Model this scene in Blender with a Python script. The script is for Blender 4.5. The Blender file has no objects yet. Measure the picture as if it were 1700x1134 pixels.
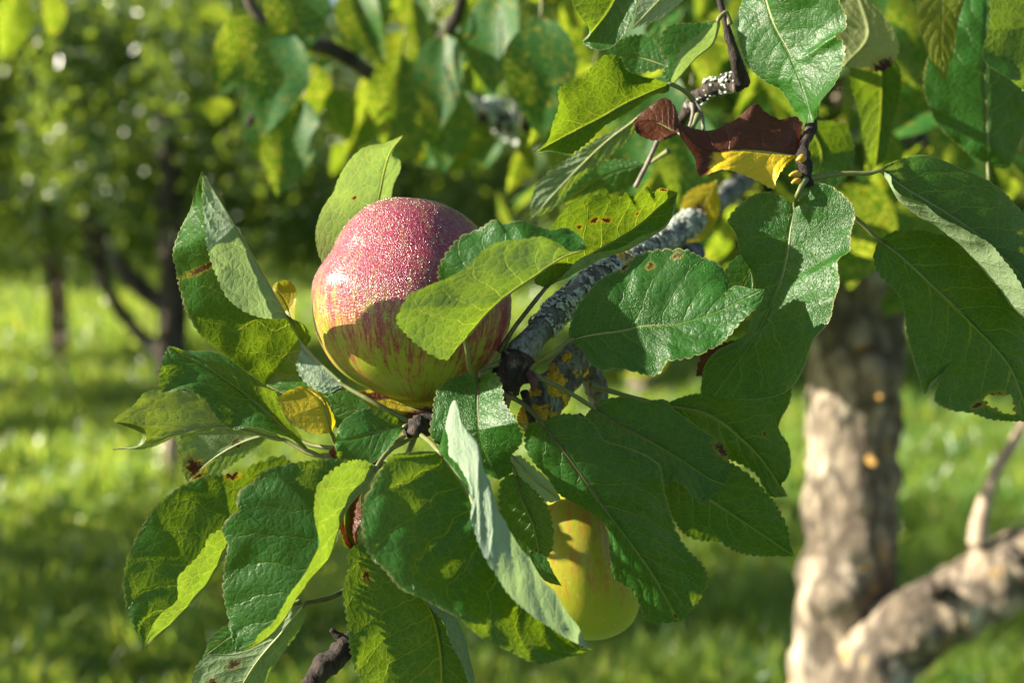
import bpy, math, random
import numpy as np
from mathutils import Vector, noise as mnoise
R = math.radians
random.seed(7); rng = np.random.default_rng(11)
scene = bpy.context.scene
COL = scene.collection

# ------------------------------------------------------------------ camera
F_PX, CX, CY, CAM_H, PITCH, FOCUS = 2361.0, 850.0, 567.0, 1.30, R(6.45), 0.57
cam_d = bpy.data.cameras.new("camera"); cam = bpy.data.objects.new("camera", cam_d); COL.objects.link(cam)
cam.location = (0, 0, CAM_H); cam.rotation_euler = (R(90) - PITCH, 0, 0)
cam_d.sensor_width = 36; cam_d.lens = 50; cam_d.clip_start = 0.02; cam_d.clip_end = 2000
cam_d.dof.use_dof = True; cam_d.dof.focus_distance = FOCUS; cam_d.dof.aperture_fstop = 8.0
scene.camera = cam
CP, SP = math.cos(PITCH), math.sin(PITCH)

# ------------------------------------------------------------------ sky, sun, exposure
SUN_EL, SUN_TO = R(24), (-1.0, -0.02)          # horizontal direction towards the sun
w = bpy.data.worlds.new("World"); scene.world = w; w.use_nodes = True
nt = w.node_tree; bg = nt.nodes["Background"]
sky = nt.nodes.new("ShaderNodeTexSky"); sky.sky_type = 'NISHITA'; sky.sun_disc = False
sky.sun_elevation = SUN_EL; sky.sun_rotation = math.atan2(SUN_TO[0], SUN_TO[1]) % (2 * math.pi)
sky.air_density = 1.0; sky.dust_density = 1.2; sky.ozone_density = 1.0
nt.links.new(sky.outputs[0], bg.inputs[0]); bg.inputs[1].default_value = 0.05
sd = bpy.data.lights.new("sun", 'SUN'); sun = bpy.data.objects.new("sun", sd); COL.objects.link(sun)
sd.energy = 5.0; sd.angle = R(0.5); sd.color = (1.0, 0.90, 0.74)
SUNV = Vector((SUN_TO[0] * math.cos(SUN_EL), SUN_TO[1] * math.cos(SUN_EL), math.sin(SUN_EL))).normalized()
sun.rotation_euler = SUNV.to_track_quat('Z', 'Y').to_euler()
scene.view_settings.view_transform = 'Standard'; scene.view_settings.look = 'None'
scene.view_settings.exposure = 1.75; scene.view_settings.gamma = 1.0
scene.render.engine = 'CYCLES'
scene.cycles.use_denoising = True
scene.cycles.max_bounces = 8; scene.cycles.diffuse_bounces = 4; scene.cycles.transmission_bounces = 6; scene.cycles.transparent_max_bounces = 8
scene.cycles.sample_clamp_indirect = 6.0

# ------------------------------------------------------------------ helpers
def W(x, y, d):
    """photo pixel + depth along the lens axis (m) -> world point(s)"""
    x = np.asarray(x, float); y = np.asarray(y, float); d = np.asarray(d, float)
    cx = (x - CX) / F_PX * d; cy = (CY - y) / F_PX * d
    return np.stack([cx, d * CP + cy * SP, CAM_H - d * SP + cy * CP], -1)

def pts(s):
    return np.array([[float(v) for v in p.split(',')] for p in s.split()])

def spline(P, n, lin=False):
    """centripetal-ish Catmull-Rom through P, resampled evenly to n points"""
    P = np.asarray(P, float)
    if len(P) == 2: return P[0] + (P[1] - P[0]) * np.linspace(0, 1, n)[:, None]
    ext = np.vstack([2 * P[0] - P[1], P, 2 * P[-1] - P[-2]])
    out = []
    for i in range(1, len(ext) - 2):
        p0, p1, p2, p3 = ext[i - 1:i + 3]
        t01 = max(np.linalg.norm(p1 - p0), 1e-9) ** .5; t12 = max(np.linalg.norm(p2 - p1), 1e-9) ** .5; t23 = max(np.linalg.norm(p3 - p2), 1e-9) ** .5
        m1 = (p2 - p1 + t12 * ((p1 - p0) / t01 - (p2 - p0) / (t01 + t12)))
        m2 = (p2 - p1 + t12 * ((p3 - p2) / t23 - (p3 - p1) / (t12 + t23)))
        t = np.linspace(0, 1, 17)[:-1][:, None]
        out.append((2 * t**3 - 3 * t**2 + 1) * p1 + (t**3 - 2 * t**2 + t) * m1 + (-2 * t**3 + 3 * t**2) * p2 + (t**3 - t**2) * m2)
    Q = np.vstack(out + [P[-1:]])
    s = np.concatenate([[0], np.cumsum(np.linalg.norm(np.diff(Q, axis=0), axis=1))]); s /= s[-1]
    u = np.linspace(0, 1, n)
    return np.stack([np.interp(u, s, Q[:, k]) for k in range(Q.shape[1])], -1)

def new_mesh(name, V, faces_flat, loop_tot, mat=None, smooth=True, uvs=None, attrs=None):
    V = np.asarray(V, np.float32); faces_flat = np.asarray(faces_flat, np.int32); loop_tot = np.asarray(loop_tot, np.int32)
    me = bpy.data.meshes.new(name)
    me.vertices.add(len(V)); me.vertices.foreach_set('co', V.ravel())
    me.loops.add(len(faces_flat)); me.loops.foreach_set('vertex_index', faces_flat)
    me.polygons.add(len(loop_tot))
    me.polygons.foreach_set('loop_start', np.concatenate([[0], np.cumsum(loop_tot)[:-1]]).astype(np.int32))
    me.polygons.foreach_set('loop_total', loop_tot)
    me.polygons.foreach_set('use_smooth', np.full(len(loop_tot), smooth))
    for un, uv in (uvs or {}).items():
        l = me.uv_layers.new(name=un); l.data.foreach_set('uv', np.asarray(uv, np.float32)[faces_flat].ravel())
    for an, a in (attrs or {}).items():
        at = me.attributes.new(an, 'FLOAT', 'POINT'); at.data.foreach_set('value', np.asarray(a, np.float32))
    me.update(calc_edges=True); me.validate()
    if mat: me.materials.append(mat)
    return me

def link(name, me, parent=None, loc=None):
    o = bpy.data.objects.new(name, me); COL.objects.link(o)
    if loc is not None: o.location = loc
    if parent: o.parent = parent
    return o

def tag(o, label=None, cat=None, group=None, kind=None):
    if label: o['label'] = label
    if cat: o['category'] = cat
    if group: o['group'] = group
    if kind: o['kind'] = kind
    return o

def thing(name, loc, label, cat, group=None):
    o = bpy.data.objects.new(name, None); COL.objects.link(o); o.location = loc; o.empty_display_size = .02
    return tag(o, label, cat, group)

def grid_faces(nu, nv, close=False):
    """rows v (nv) x cols u (nu) -> quads"""
    a = np.arange(nv * nu).reshape(nv, nu)
    if close: a = np.hstack([a, a[:, :1]])
    q = np.stack([a[:-1, :-1], a[:-1, 1:], a[1:, 1:], a[1:, :-1]], -1).reshape(-1, 4)
    return q.ravel(), np.full(len(q), 4)

def vnoise(P, scale, seed=0.0):
    return np.array([mnoise.noise(Vector((p[0] * scale + seed, p[1] * scale + seed * 1.7, p[2] * scale - seed))) for p in P])

def fbm(P, scale, seed=0.0, octv=3):
    return sum(vnoise(P, scale * 2**k, seed + 3.1 * k) * .5**k for k in range(octv))

def tube(path, rad, n_side=10, n_len=None, rough=0.0, rscale=60, seed=0.0, ridges=0, knots=()):
    """tapered tube along world points; returns V, flat, tot (with end caps)"""
    path = np.asarray(path, float); rad = np.asarray(rad, float)
    n_len = n_len or len(path) * 6
    C = spline(path, n_len)
    tt = np.linspace(0, 1, n_len)
    rr = np.interp(tt, np.linspace(0, 1, len(rad)), rad)
    T = np.gradient(C, axis=0); T /= np.linalg.norm(T, axis=1)[:, None] + 1e-12
    N = np.zeros_like(C); ref = np.array([0, 0, 1.]) if abs(T[0, 2]) < .8 else np.array([1., 0, 0])
    for i in range(n_len):
        v = ref - T[i] * (ref @ T[i]); v /= np.linalg.norm(v) + 1e-12; N[i] = v; ref = v
    B = np.cross(T, N)
    a = np.linspace(0, 2 * math.pi, n_side, endpoint=False)
    dirs = N[:, None, :] * np.cos(a)[None, :, None] + B[:, None, :] * np.sin(a)[None, :, None]
    V = C[:, None, :] + dirs * rr[:, None, None]
    if rough:
        f = fbm(V.reshape(-1, 3), rscale, seed).reshape(n_len, n_side)
        V = V + dirs * (f * rough * rr[:, None])[..., None]
    for (t0, ang, amp, wid) in knots:
        g = np.exp(-((tt - t0) / wid)**2)[:, None] * np.exp(-(np.angle(np.exp(1j * (a - ang))) / .7)**2)[None, :]
        V = V + dirs * (g * amp * rr[:, None])[..., None]
    V = V.reshape(-1, 3)
    ff, ft = grid_faces(n_side, n_len, close=True)
    n = len(V)
    V = np.vstack([V, C[:1], C[-1:]])
    capA = [[i, n, (i + 1) % n_side] for i in range(n_side)]
    o = (n_len - 1) * n_side
    capB = [[o + (i + 1) % n_side, n + 1, o + i] for i in range(n_side)]
    caps = np.array(capA + capB)
    ff = ff.reshape(-1, 4)[:, ::-1].ravel()
    return V, np.concatenate([ff, caps[:, ::-1].ravel()]), np.concatenate([ft, np.full(len(caps), 3)])

def merge(parts):
    Vs, F, T, o = [], [], [], 0
    for V, f, t in parts:
        Vs.append(V); F.append(np.asarray(f) + o); T.append(t); o += len(V)
    return np.vstack(Vs), np.concatenate(F), np.concatenate(T)

# ------------------------------------------------------------------ node helpers
class NB:
    def __init__(s, name):
        s.m = bpy.data.materials.new(name); s.m.use_nodes = True; s.t = s.m.node_tree; s.t.nodes.clear()
        s.out = s.t.nodes.new('ShaderNodeOutputMaterial')
    def n(s, typ, ins=None, **kw):
        nd = s.t.nodes.new(typ)
        for k, v in kw.items(): setattr(nd, k, v)
        for k, v in (ins or {}).items(): s.set(nd.inputs[k], v)
        return nd
    def set(s, sock, v):
        if hasattr(v, 'default_value') or isinstance(v, bpy.types.NodeSocket): s.t.links.new(v, sock)
        else:
            if isinstance(v, (tuple, list)) and len(v) == 3 and sock.type == 'RGBA': v = (*v, 1)
            sock.default_value = v
    def math(s, op, a, b=None, c=None, clamp=False):
        nd = s.t.nodes.new('ShaderNodeMath'); nd.operation = op; nd.use_clamp = clamp
        for i, v in enumerate((a, b, c)):
            if v is not None: s.set(nd.inputs[i], v)
        return nd.outputs[0]
    def mix(s, f, a, b, blend='MIX'):
        nd = s.t.nodes.new('ShaderNodeMix'); nd.data_type = 'RGBA'; nd.blend_type = blend
        s.set(nd.inputs[0], f); s.set(nd.inputs[6], a); s.set(nd.inputs[7], b); return nd.outputs[2]
    def step(s, v, a, b):
        nd = s.t.nodes.new('ShaderNodeMapRange'); nd.interpolation_type = 'SMOOTHSTEP'
        s.set(nd.inputs[0], v); s.set(nd.inputs[1], a); s.set(nd.inputs[2], b); return nd.outputs[0]
    def noise(s, vec, scale, detail=3, rough=.55, dist=0.0):
        nd = s.n('ShaderNodeTexNoise', {'Scale': scale, 'Detail': detail, 'Roughness': rough, 'Distortion': dist})
        if vec is not None: s.t.links.new(vec, nd.inputs['Vector'])
        return nd.outputs[0]
    def vor(s, vec, scale, feature='F1', rnd=1.0):
        nd = s.n('ShaderNodeTexVoronoi', feature=feature); nd.inputs['Scale'].default_value = scale; nd.inputs['Randomness'].default_value = rnd
        s.t.links.new(vec, nd.inputs['Vector']); return nd
    def attr(s, name, typ='GEOMETRY'):
        return s.n('ShaderNodeAttribute', attribute_name=name, attribute_type=typ).outputs['Fac']
    def bump(s, h, strength, dist, normal=None):
        nd = s.n('ShaderNodeBump', {'Strength': strength, 'Distance': dist, 'Height': h})
        if normal is not None: s.t.links.new(normal, nd.inputs['Normal'])
        return nd.outputs[0]
    def done(s, sh): s.t.links.new(sh, s.out.inputs[0]); return s.m

def leaf_material(name, top=(0.015, 0.076, 0.009), under=(0.20, 0.29, 0.15), trans=(0.21, 0.35, 0.008), dead=False):
    b = NB(name)
    uv = b.n('ShaderNodeUVMap', uv_map='param').outputs[0]; uvm = b.n('ShaderNodeUVMap', uv_map='metric').outputs[0]
    sx = b.n('ShaderNodeSeparateXYZ', {0: uv}); sm = b.n('ShaderNodeSeparateXYZ', {0: uvm})
    u = b.math('MULTIPLY_ADD', sx.outputs[0], 2.0, -1.0); au = b.math('ABSOLUTE', u); v = sx.outputs[1]
    ax = b.math('ABSOLUTE', sm.outputs[0])
    rnd = b.n('ShaderNodeObjectInfo').outputs['Random']
    off = b.n('ShaderNodeCombineXYZ', {0: b.math('MULTIPLY', rnd, 37.0), 1: b.math('MULTIPLY', rnd, 91.0)}).outputs[0]
    mv = b.n('ShaderNodeVectorMath', {0: uvm, 1: off}, operation='ADD').outputs[0]
    wob = b.math('MULTIPLY_ADD', b.noise(mv, .55, 3), 1.1, -.55)
    side = b.math('MULTIPLY', b.math('GREATER_THAN', u, 0.0), .42)
    s_ = b.math('SUBTRACT', b.math('MULTIPLY', v, 8.0), b.math('ADD', b.math('MULTIPLY', au, 1.5), b.math('MULTIPLY', b.math('MULTIPLY', au, au), .55)))
    s_ = b.math('ADD', b.math('ADD', s_, side), wob)
    lat = b.math('ABSOLUTE', b.math('SUBTRACT', b.math('FRACT', s_), .5))           # 0 at a vein
    latw = b.math('MULTIPLY_ADD', au, -.032, .056)
    lat_m = b.math('MULTIPLY', b.math('SUBTRACT', 1.0, b.step(lat, b.math('MULTIPLY', latw, .2), latw)), b.math('MULTIPLY_ADD', au, -.45, .95))
    mid_m = b.math('SUBTRACT', 1.0, b.step(ax, .03, .075))
    v1 = b.vor(mv, 2.6, 'DISTANCE_TO_EDGE').outputs[0]; v2 = b.vor(mv, 7.5, 'DISTANCE_TO_EDGE').outputs[0]
    r1 = b.math('SUBTRACT', 1.0, b.step(v1, .008, .06)); r2 = b.math('SUBTRACT', 1.0, b.step(v2, .0, .10))
    ret = b.math('MAXIMUM', b.math('MULTIPLY', r1, .38), b.math('MULTIPLY', r2, .24))
    big = b.math('MAXIMUM', lat_m, mid_m)
    vein = b.math('MAXIMUM', big, ret)
    rim = b.step(au, .965, .995)
    blot = b.noise(mv, .55, 4); fine = b.noise(mv, 22, 3)
    yel = b.attr('yellow', 'OBJECT'); dewp = b.attr('dew', 'OBJECT'); pale = b.attr('pale', 'OBJECT')
    spot = b.attr('spot'); brown = b.attr('brown')
    spot_m = b.math('MULTIPLY', b.step(b.math('ADD', spot, b.math('MULTIPLY_ADD', b.noise(mv, 7, 5, .7), 1.5, -.75)), .50, .66), b.step(spot, .1, .35))
    halo = b.step(b.math('ADD', spot, b.math('MULTIPLY_ADD', b.noise(mv, 3, 3), .6, -.3)), .1, .5)
    brown_m = b.step(b.math('ADD', brown, b.math('MULTIPLY_ADD', b.noise(mv, 2.5, 5), .5, -.25)), .38, .62)
    tp = b.mix(b.step(blot, .35, .7), top, tuple(c * 1.55 for c in top))
    tp = b.mix(b.math('MULTIPLY', vein, .5), tp, (.065, .15, .022))
    tp = b.mix(yel, tp, (.62, .44, .02)); tp = b.mix(b.math('MULTIPLY', halo, .7), tp, (.22, .20, .02))
    tp = b.mix(rim, tp, (.20, .22, .08))  # paler thick margin, with light caught along the edge painted in
    brn = b.mix(b.noise(mv, 4, 4), (.022, .007, .003), (.12, .038, .012))
    tp = b.mix(spot_m, tp, (.06, .022, .010)); tp = b.mix(brown_m, tp, brn)
    un = b.mix(b.step(blot, .3, .7), under, tuple(c * .82 for c in under))
    un = b.mix(yel, un, (.42, .36, .04)); un = b.mix(b.math('MULTIPLY', pale, .7), un, (.33, .44, .33))
    un = b.mix(b.math('MULTIPLY', vein, .5), un, (.40, .45, .26)); un = b.mix(b.math('MULTIPLY', b.step(fine, .45, .7), .25), un, (.22, .30, .19))
    un = b.mix(b.math('MULTIPLY', halo, .5), un, (.25, .22, .04)); un = b.mix(spot_m, un, (.05, .02, .012))
    un = b.mix(brown_m, un, b.mix(.5, brn, (.16, .06, .03)))
    tr = b.mix(b.math('MULTIPLY', vein, .9), b.mix(b.step(blot, .3, .75), trans, tuple(c * .6 for c in trans)), (.56, .64, .05))
    back = b.n('ShaderNodeNewGeometry').outputs['Backfacing']; tr = b.mix(b.math('MULTIPLY', b.math('MULTIPLY', pale, back), .75), tr, (.40, .56, .22)); tr = b.mix(yel, tr, (.85, .66, .01)); tr = b.mix(b.math('MULTIPLY', halo, .6), tr, (.45, .30, .01))
    tr = b.mix(spot_m, tr, (.06, .012, .004)); tr = b.mix(brown_m, tr, (.16, .035, .012))
    base = b.mix(back, tp, un)
    # relief: quilted cells, sunk veins, dew beads on the upper face
    cell = b.math('ADD', b.math('MULTIPLY', b.math('MINIMUM', v1, .25), 1.6), b.math('MULTIPLY', b.math('MINIMUM', v2, .2), .8))
    h = b.math('SUBTRACT', b.math('MULTIPLY', cell, .6), b.math('MULTIPLY', big, .45)); h = b.math('ADD', h, b.math('MULTIPLY', fine, .12))
    nrm = b.bump(h, b.math('MULTIPLY_ADD', back, .05, .68), .0008)
    patch = b.step(b.noise(mv, .35, 2), b.math('SUBTRACT', .78, b.math('MULTIPLY', dewp, .5)), b.math('SUBTRACT', .92, b.math('MULTIPLY', dewp, .5)))
    dv = b.vor(mv, 15.0).outputs['Distance']
    drop = b.math('MULTIPLY', b.math('SUBTRACT', 1.0, b.step(dv, .0, .58)), b.math('MULTIPLY', patch, b.math('GREATER_THAN', dewp, .01)))
    nrm = b.bump(drop, .45, .0005, nrm)
    rough = b.math('MULTIPLY_ADD', back, .3, b.math('MULTIPLY_ADD', fine, .22, .30))
    rough = b.math('SUBTRACT', rough, b.math('MULTIPLY', drop, .12))
    p = b.n('ShaderNodeBsdfPrincipled', {'Base Color': base, 'Roughness': rough, 'Normal': nrm})
    p.inputs['Specular IOR Level'].default_value = .36
    t = b.n('ShaderNodeBsdfTranslucent', {'Color': tr, 'Normal': nrm})
    ms = b.n('ShaderNodeMixShader', {0: .36 if not dead else .2, 1: p.outputs[0], 2: t.outputs[0]})
    return b.done(ms.outputs[0])

def far_leaf_material(name, top, trans, under, gloss=.2, spec=1.0):
    b = NB(name)
    g = b.n('ShaderNodeNewGeometry'); rnd = g.outputs['Random Per Island']; back = g.outputs['Backfacing']
    oi = b.n('ShaderNodeObjectInfo').outputs['Random']
    r = b.math('FRACT', b.math('ADD', b.math('MULTIPLY', rnd, 7.31), b.math('MULTIPLY', oi, 3.7)))
    bn = b.noise(b.n('ShaderNodeTexCoord').outputs['Object'], 55, 3); r = b.math('FRACT', b.math('ADD', r, b.math('MULTIPLY', bn, .35)))
    tp = b.mix(r, top, tuple(c * 1.9 for c in top)); un = b.mix(r, under, tuple(c * .7 for c in under))
    old = b.step(b.math('FRACT', b.math('MULTIPLY', r, 13.7)), .93, .97)
    tp = b.mix(old, tp, (.30, .22, .02)); tr = b.mix(old, b.mix(r, trans, tuple(c * .7 for c in trans)), (.7, .45, .02)); thin = b.step(b.math('FRACT', b.math('MULTIPLY', r, 29.3)), .72, .78); tr = b.mix(thin, tr, (.74, .82, .08))
    p = b.n('ShaderNodeBsdfPrincipled', {'Base Color': b.mix(back, tp, un), 'Roughness': b.math('MULTIPLY_ADD', r, .2, gloss), 'Specular IOR Level': spec})
    t = b.n('ShaderNodeBsdfTranslucent', {'Color': tr})
    return b.done(b.n('ShaderNodeMixShader', {0: .38, 1: p.outputs[0], 2: t.outputs[0]}).outputs[0])

def bark_material(name, c1, c2, lich=(.42, .44, .36), lich_amt=.5, yellow=.5, scale=1.0, relief=.004, crack=.75):
    b = NB(name)
    co = b.n('ShaderNodeTexCoord').outputs['Object']
    mp = b.n('ShaderNodeMapping', {0: co}); mp.inputs['Scale'].default_value = (scale, scale, scale * .45); mv = mp.outputs[0]
    n1 = b.noise(mv, 45, 6, .65); n2 = b.noise(mv, 160, 4, .6); n3 = b.noise(co, 17 * scale, 3); n4 = b.noise(co, 26 * scale, 4, .6)
    col = b.mix(b.step(n1, .32, .68), c1, c2)
    col = b.mix(b.math('MULTIPLY', b.step(n3, .62 - lich_amt * .25, .70), b.step(n2, .3, .6)), col, lich)
    col = b.mix(b.step(n4, .74 - yellow * .1, .80 - yellow * .1), col, (.42, .24, .03))
    mot = b.step(b.noise(mv, 15, 5, .65, .8), .42, .60); col = b.mix(b.math('MULTIPLY', mot, .75), col, tuple(c * .7 for c in c1))
    crk = b.vor(mv, 22, 'DISTANCE_TO_EDGE').outputs[0]; col = b.mix(b.math('MULTIPLY', b.math('SUBTRACT', 1.0, b.step(crk, .01, .13)), crack), col, tuple(c * .35 for c in c1))
    h = b.math('ADD', n1, b.math('MULTIPLY', n2, .5))
    p = b.n('ShaderNodeBsdfPrincipled', {'Base Color': col, 'Roughness': .88, 'Normal': b.bump(h, 1.0, relief)})
    return b.done(p.outputs[0])

def simple(name, c1, c2, scale=200, rough=.6, relief=0.0, trans=None):
    b = NB(name); co = b.n('ShaderNodeTexCoord').outputs['Object']; n1 = b.noise(co, scale, 4, .6)
    p = b.n('ShaderNodeBsdfPrincipled', {'Base Color': b.mix(b.step(n1, .3, .7), c1, c2), 'Roughness': rough})
    if relief: b.set(p.inputs['Normal'], b.bump(n1, 1.0, relief))
    sh = p.outputs[0]
    if trans: sh = b.n('ShaderNodeMixShader', {0: .35, 1: sh, 2: b.n('ShaderNodeBsdfTranslucent', {'Color': trans}).outputs[0]}).outputs[0]
    return b.done(sh)

M_LEAF = leaf_material("leaf_green")
M_DEAD = leaf_material("leaf_dry", dead=True)
M_STALK = simple("leaf_stalk", (.10, .15, .035), (.16, .14, .05), 300, .5)
M_STALK_D = simple("leaf_stalk_dark", (.05, .04, .02), (.09, .10, .03), 300, .5)
M_RIB = simple("leaf_midrib", (.16, .22, .06), (.24, .25, .10), 200, .5)
M_RIB_D = simple("leaf_midrib_dark", (.07, .05, .02), (.13, .10, .04), 200, .5)
M_TWIG = bark_material("twig_bark", (.018, .012, .009), (.075, .05, .038), lich_amt=.1, yellow=.0, scale=6, relief=.0012)
M_BRANCH = bark_material("branch_bark", (.055, .045, .034), (.13, .11, .085), lich=(.34, .39, .35), lich_amt=1.9, yellow=.3, scale=4, relief=.002, crack=.2)
M_LICH = simple("grey_lichen", (.24, .29, .25), (.60, .64, .57), 420, .95, .0006)
M_LICHY = simple("yellow_lichen", (.46, .27, .02), (.74, .50, .05), 420, .95, .0006)
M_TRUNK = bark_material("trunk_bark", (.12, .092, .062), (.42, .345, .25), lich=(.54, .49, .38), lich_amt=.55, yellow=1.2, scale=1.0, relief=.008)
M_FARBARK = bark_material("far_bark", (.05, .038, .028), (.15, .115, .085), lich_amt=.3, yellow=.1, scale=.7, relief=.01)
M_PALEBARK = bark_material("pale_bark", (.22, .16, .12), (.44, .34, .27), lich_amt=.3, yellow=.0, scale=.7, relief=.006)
M_FAR = far_leaf_material("far_leaves", (.014, .062, .012), (.24, .44, .02), (.12, .19, .10))
M_CROWN = far_leaf_material("crown_leaves", (.014, .066, .010), (.17, .31, .010), (.10, .16, .07), .45, .35)
M_BOUGH = far_leaf_material("bough_leaves", (.014, .07, .012), (.24, .40, .008), (.10, .16, .06), .45, .3)

# ------------------------------------------------------------------ one foreground leaf
def build_blade(rails, zm, nu=44, nv=210, pillow=.0005, wave=.0016, serr=.0011, tooth=.0030, seed=0.0, smooth=.45, spots=(), brown=None, holes=()):
    zm = np.atleast_1d(np.array(zm, float)); vv = np.linspace(0, 1, nv)
    zM = np.interp(vv, np.linspace(0, 1, len(zm)), zm)
    rails = sorted(rails, key=lambda r: r[0])
    us = [r[0] for r in rails]; C = []
    for (u, off, s) in rails:
        q = spline(pts(s), nv)
        o = np.atleast_1d(np.array(off, float)); o = np.interp(vv, np.linspace(0, 1, len(o)), o)
        env = np.clip(np.minimum(vv / .12, (1 - vv) / .12), 0, 1); env = env * env * (3 - 2 * env)
        C.append(W(q[:, 0], q[:, 1], FOCUS + (zM + o * env) / 100))
    C = np.array(C)                                    # rails x nv x 3
    Llen = np.linalg.norm(np.diff(C[us.index(0)], axis=0), axis=1).sum(); pillow *= min(1, (Llen / .09)**1.5); wave *= min(1.3, Llen / .08)
    taper = np.clip(np.minimum(vv / .06, (1 - vv) / .03), 0, 1)
    for e, nb in ((0, 1), (-1, -2)):                   # crenate teeth on both margins
        d = C[e] - C[nb]; L = np.linalg.norm(d, axis=1)[:, None] + 1e-9
        arc = np.concatenate([[0], np.cumsum(np.linalg.norm(np.diff(C[e], axis=0), axis=1))])
        ph = arc / tooth + .35 * np.sin(arc / tooth * .61 + seed * 3 + e) + .2 * np.sin(arc / tooth * 1.37 + seed)
        amp = serr * (.75 + .4 * np.sin(arc / .017 + seed))
        tz = np.abs(np.sin(math.pi * ph)) ** .75 - .6
        C[e] = C[e] + d / L * (tz * amp * taper * np.clip(L[:, 0] / .004, 0, 1))[:, None]
    uu = np.linspace(-1, 1, nu); uu = np.sign(uu) * (1 - (1 - np.abs(uu)) ** 1.15)
    G = np.zeros((nv, nu, 3)); k = len(us)
    for j, u in enumerate(uu):
        i = min(max(np.searchsorted(us, u) - 1, 0), k - 2)
        t = (u - us[i]) / (us[i + 1] - us[i])
        P1, P2 = C[i], C[i + 1]; h = us[i + 1] - us[i]
        m1 = (P2 - P1) if i == 0 else .5 * ((P2 - P1) + (P1 - C[i - 1]) * h / (us[i] - us[i - 1]))
        m2 = (P2 - P1) if i + 2 >= k else .5 * ((P2 - P1) + (C[i + 2] - P2) * h / (us[i + 2] - us[i + 1]))
        H = (2 * t**3 - 3 * t**2 + 1) * P1 + (t**3 - 2 * t**2 + t) * m1 + (3 * t**2 - 2 * t**3) * P2 + (t**3 - t**2) * m2
        G[:, j] = smooth * H + (1 - smooth) * (P1 + (P2 - P1) * t)
    dv = np.gradient(G, axis=0); du = np.gradient(G, axis=1)
    N = np.cross(du, dv); N /= np.linalg.norm(N, axis=2)[..., None] + 1e-12
    # smooth normals a little so folds do not shatter
    for _ in range(3):
        N[:, 1:-1] = (N[:, :-2] + 2 * N[:, 1:-1] + N[:, 2:]) / 4
    U, Vv = np.meshgrid(uu, vv); AU = np.abs(U)
    sv = Vv * 8 - AU * 1.5 - AU**2 * .55 + (U > 0) * .42
    env = np.clip(AU / .12, 0, 1) * np.clip((1 - AU) / .1, 0, 1) * np.clip(Vv / .05, 0, 1) * np.clip((1 - Vv) / .05, 0, 1)
    disp = pillow * (np.abs(np.sin(math.pi * (sv + .5))) ** .6 - .5) * env
    low = fbm(G.reshape(-1, 3), 55, seed, 2).reshape(nv, nu)
    disp += wave * low * np.clip(AU * 1.2, .15, 1) * np.clip(np.minimum(Vv, 1 - Vv) / .1, 0, 1)
    disp -= .0005 * np.exp(-(AU / .05)**2) * np.clip((1 - Vv) / .2, 0, 1)
    G = G + N * disp[..., None]
    arcM = np.concatenate([[0], np.cumsum(np.linalg.norm(np.diff(G[:, nu // 2], axis=0), axis=1))]) * 100
    seg = np.linalg.norm(np.diff(G, axis=1), axis=2) * 100
    cx = np.concatenate([np.zeros((nv, 1)), np.cumsum(seg, axis=1)], 1); cx = cx - cx[:, nu // 2:nu // 2 + 1]
    uvp = np.stack([U * .5 + .5, Vv], -1).reshape(-1, 2); uvm = np.stack([cx, np.repeat(arcM[:, None], nu, 1)], -1).reshape(-1, 2)
    sp = np.zeros_like(U)
    for (a, c, ru, rv) in spots:
        sp = np.maximum(sp, np.clip(1.0 - np.sqrt(((U - a) / ru)**2 + ((Vv - c) / rv)**2) * .62, 0, 1))
    br = np.zeros_like(U) if brown is None else brown(U, Vv)
    hm = np.zeros(U.shape, bool)
    for (a, c, ru, rv) in holes:
        th = np.arctan2((Vv - c) / rv, (U - a) / ru); rr = np.sqrt(((U - a) / ru)**2 + ((Vv - c) / rv)**2)
        hm |= rr < 1 + .25 * np.sin(3 * th + a * 9) + .18 * np.sin(7 * th + c * 20)
        sp = np.maximum(sp, np.clip(.62 - np.abs(rr - 1.1) * .9, 0, .5))
    return G, N, uvp, uvm, sp.ravel(), np.asarray(br, float).ravel(), hm

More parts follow.
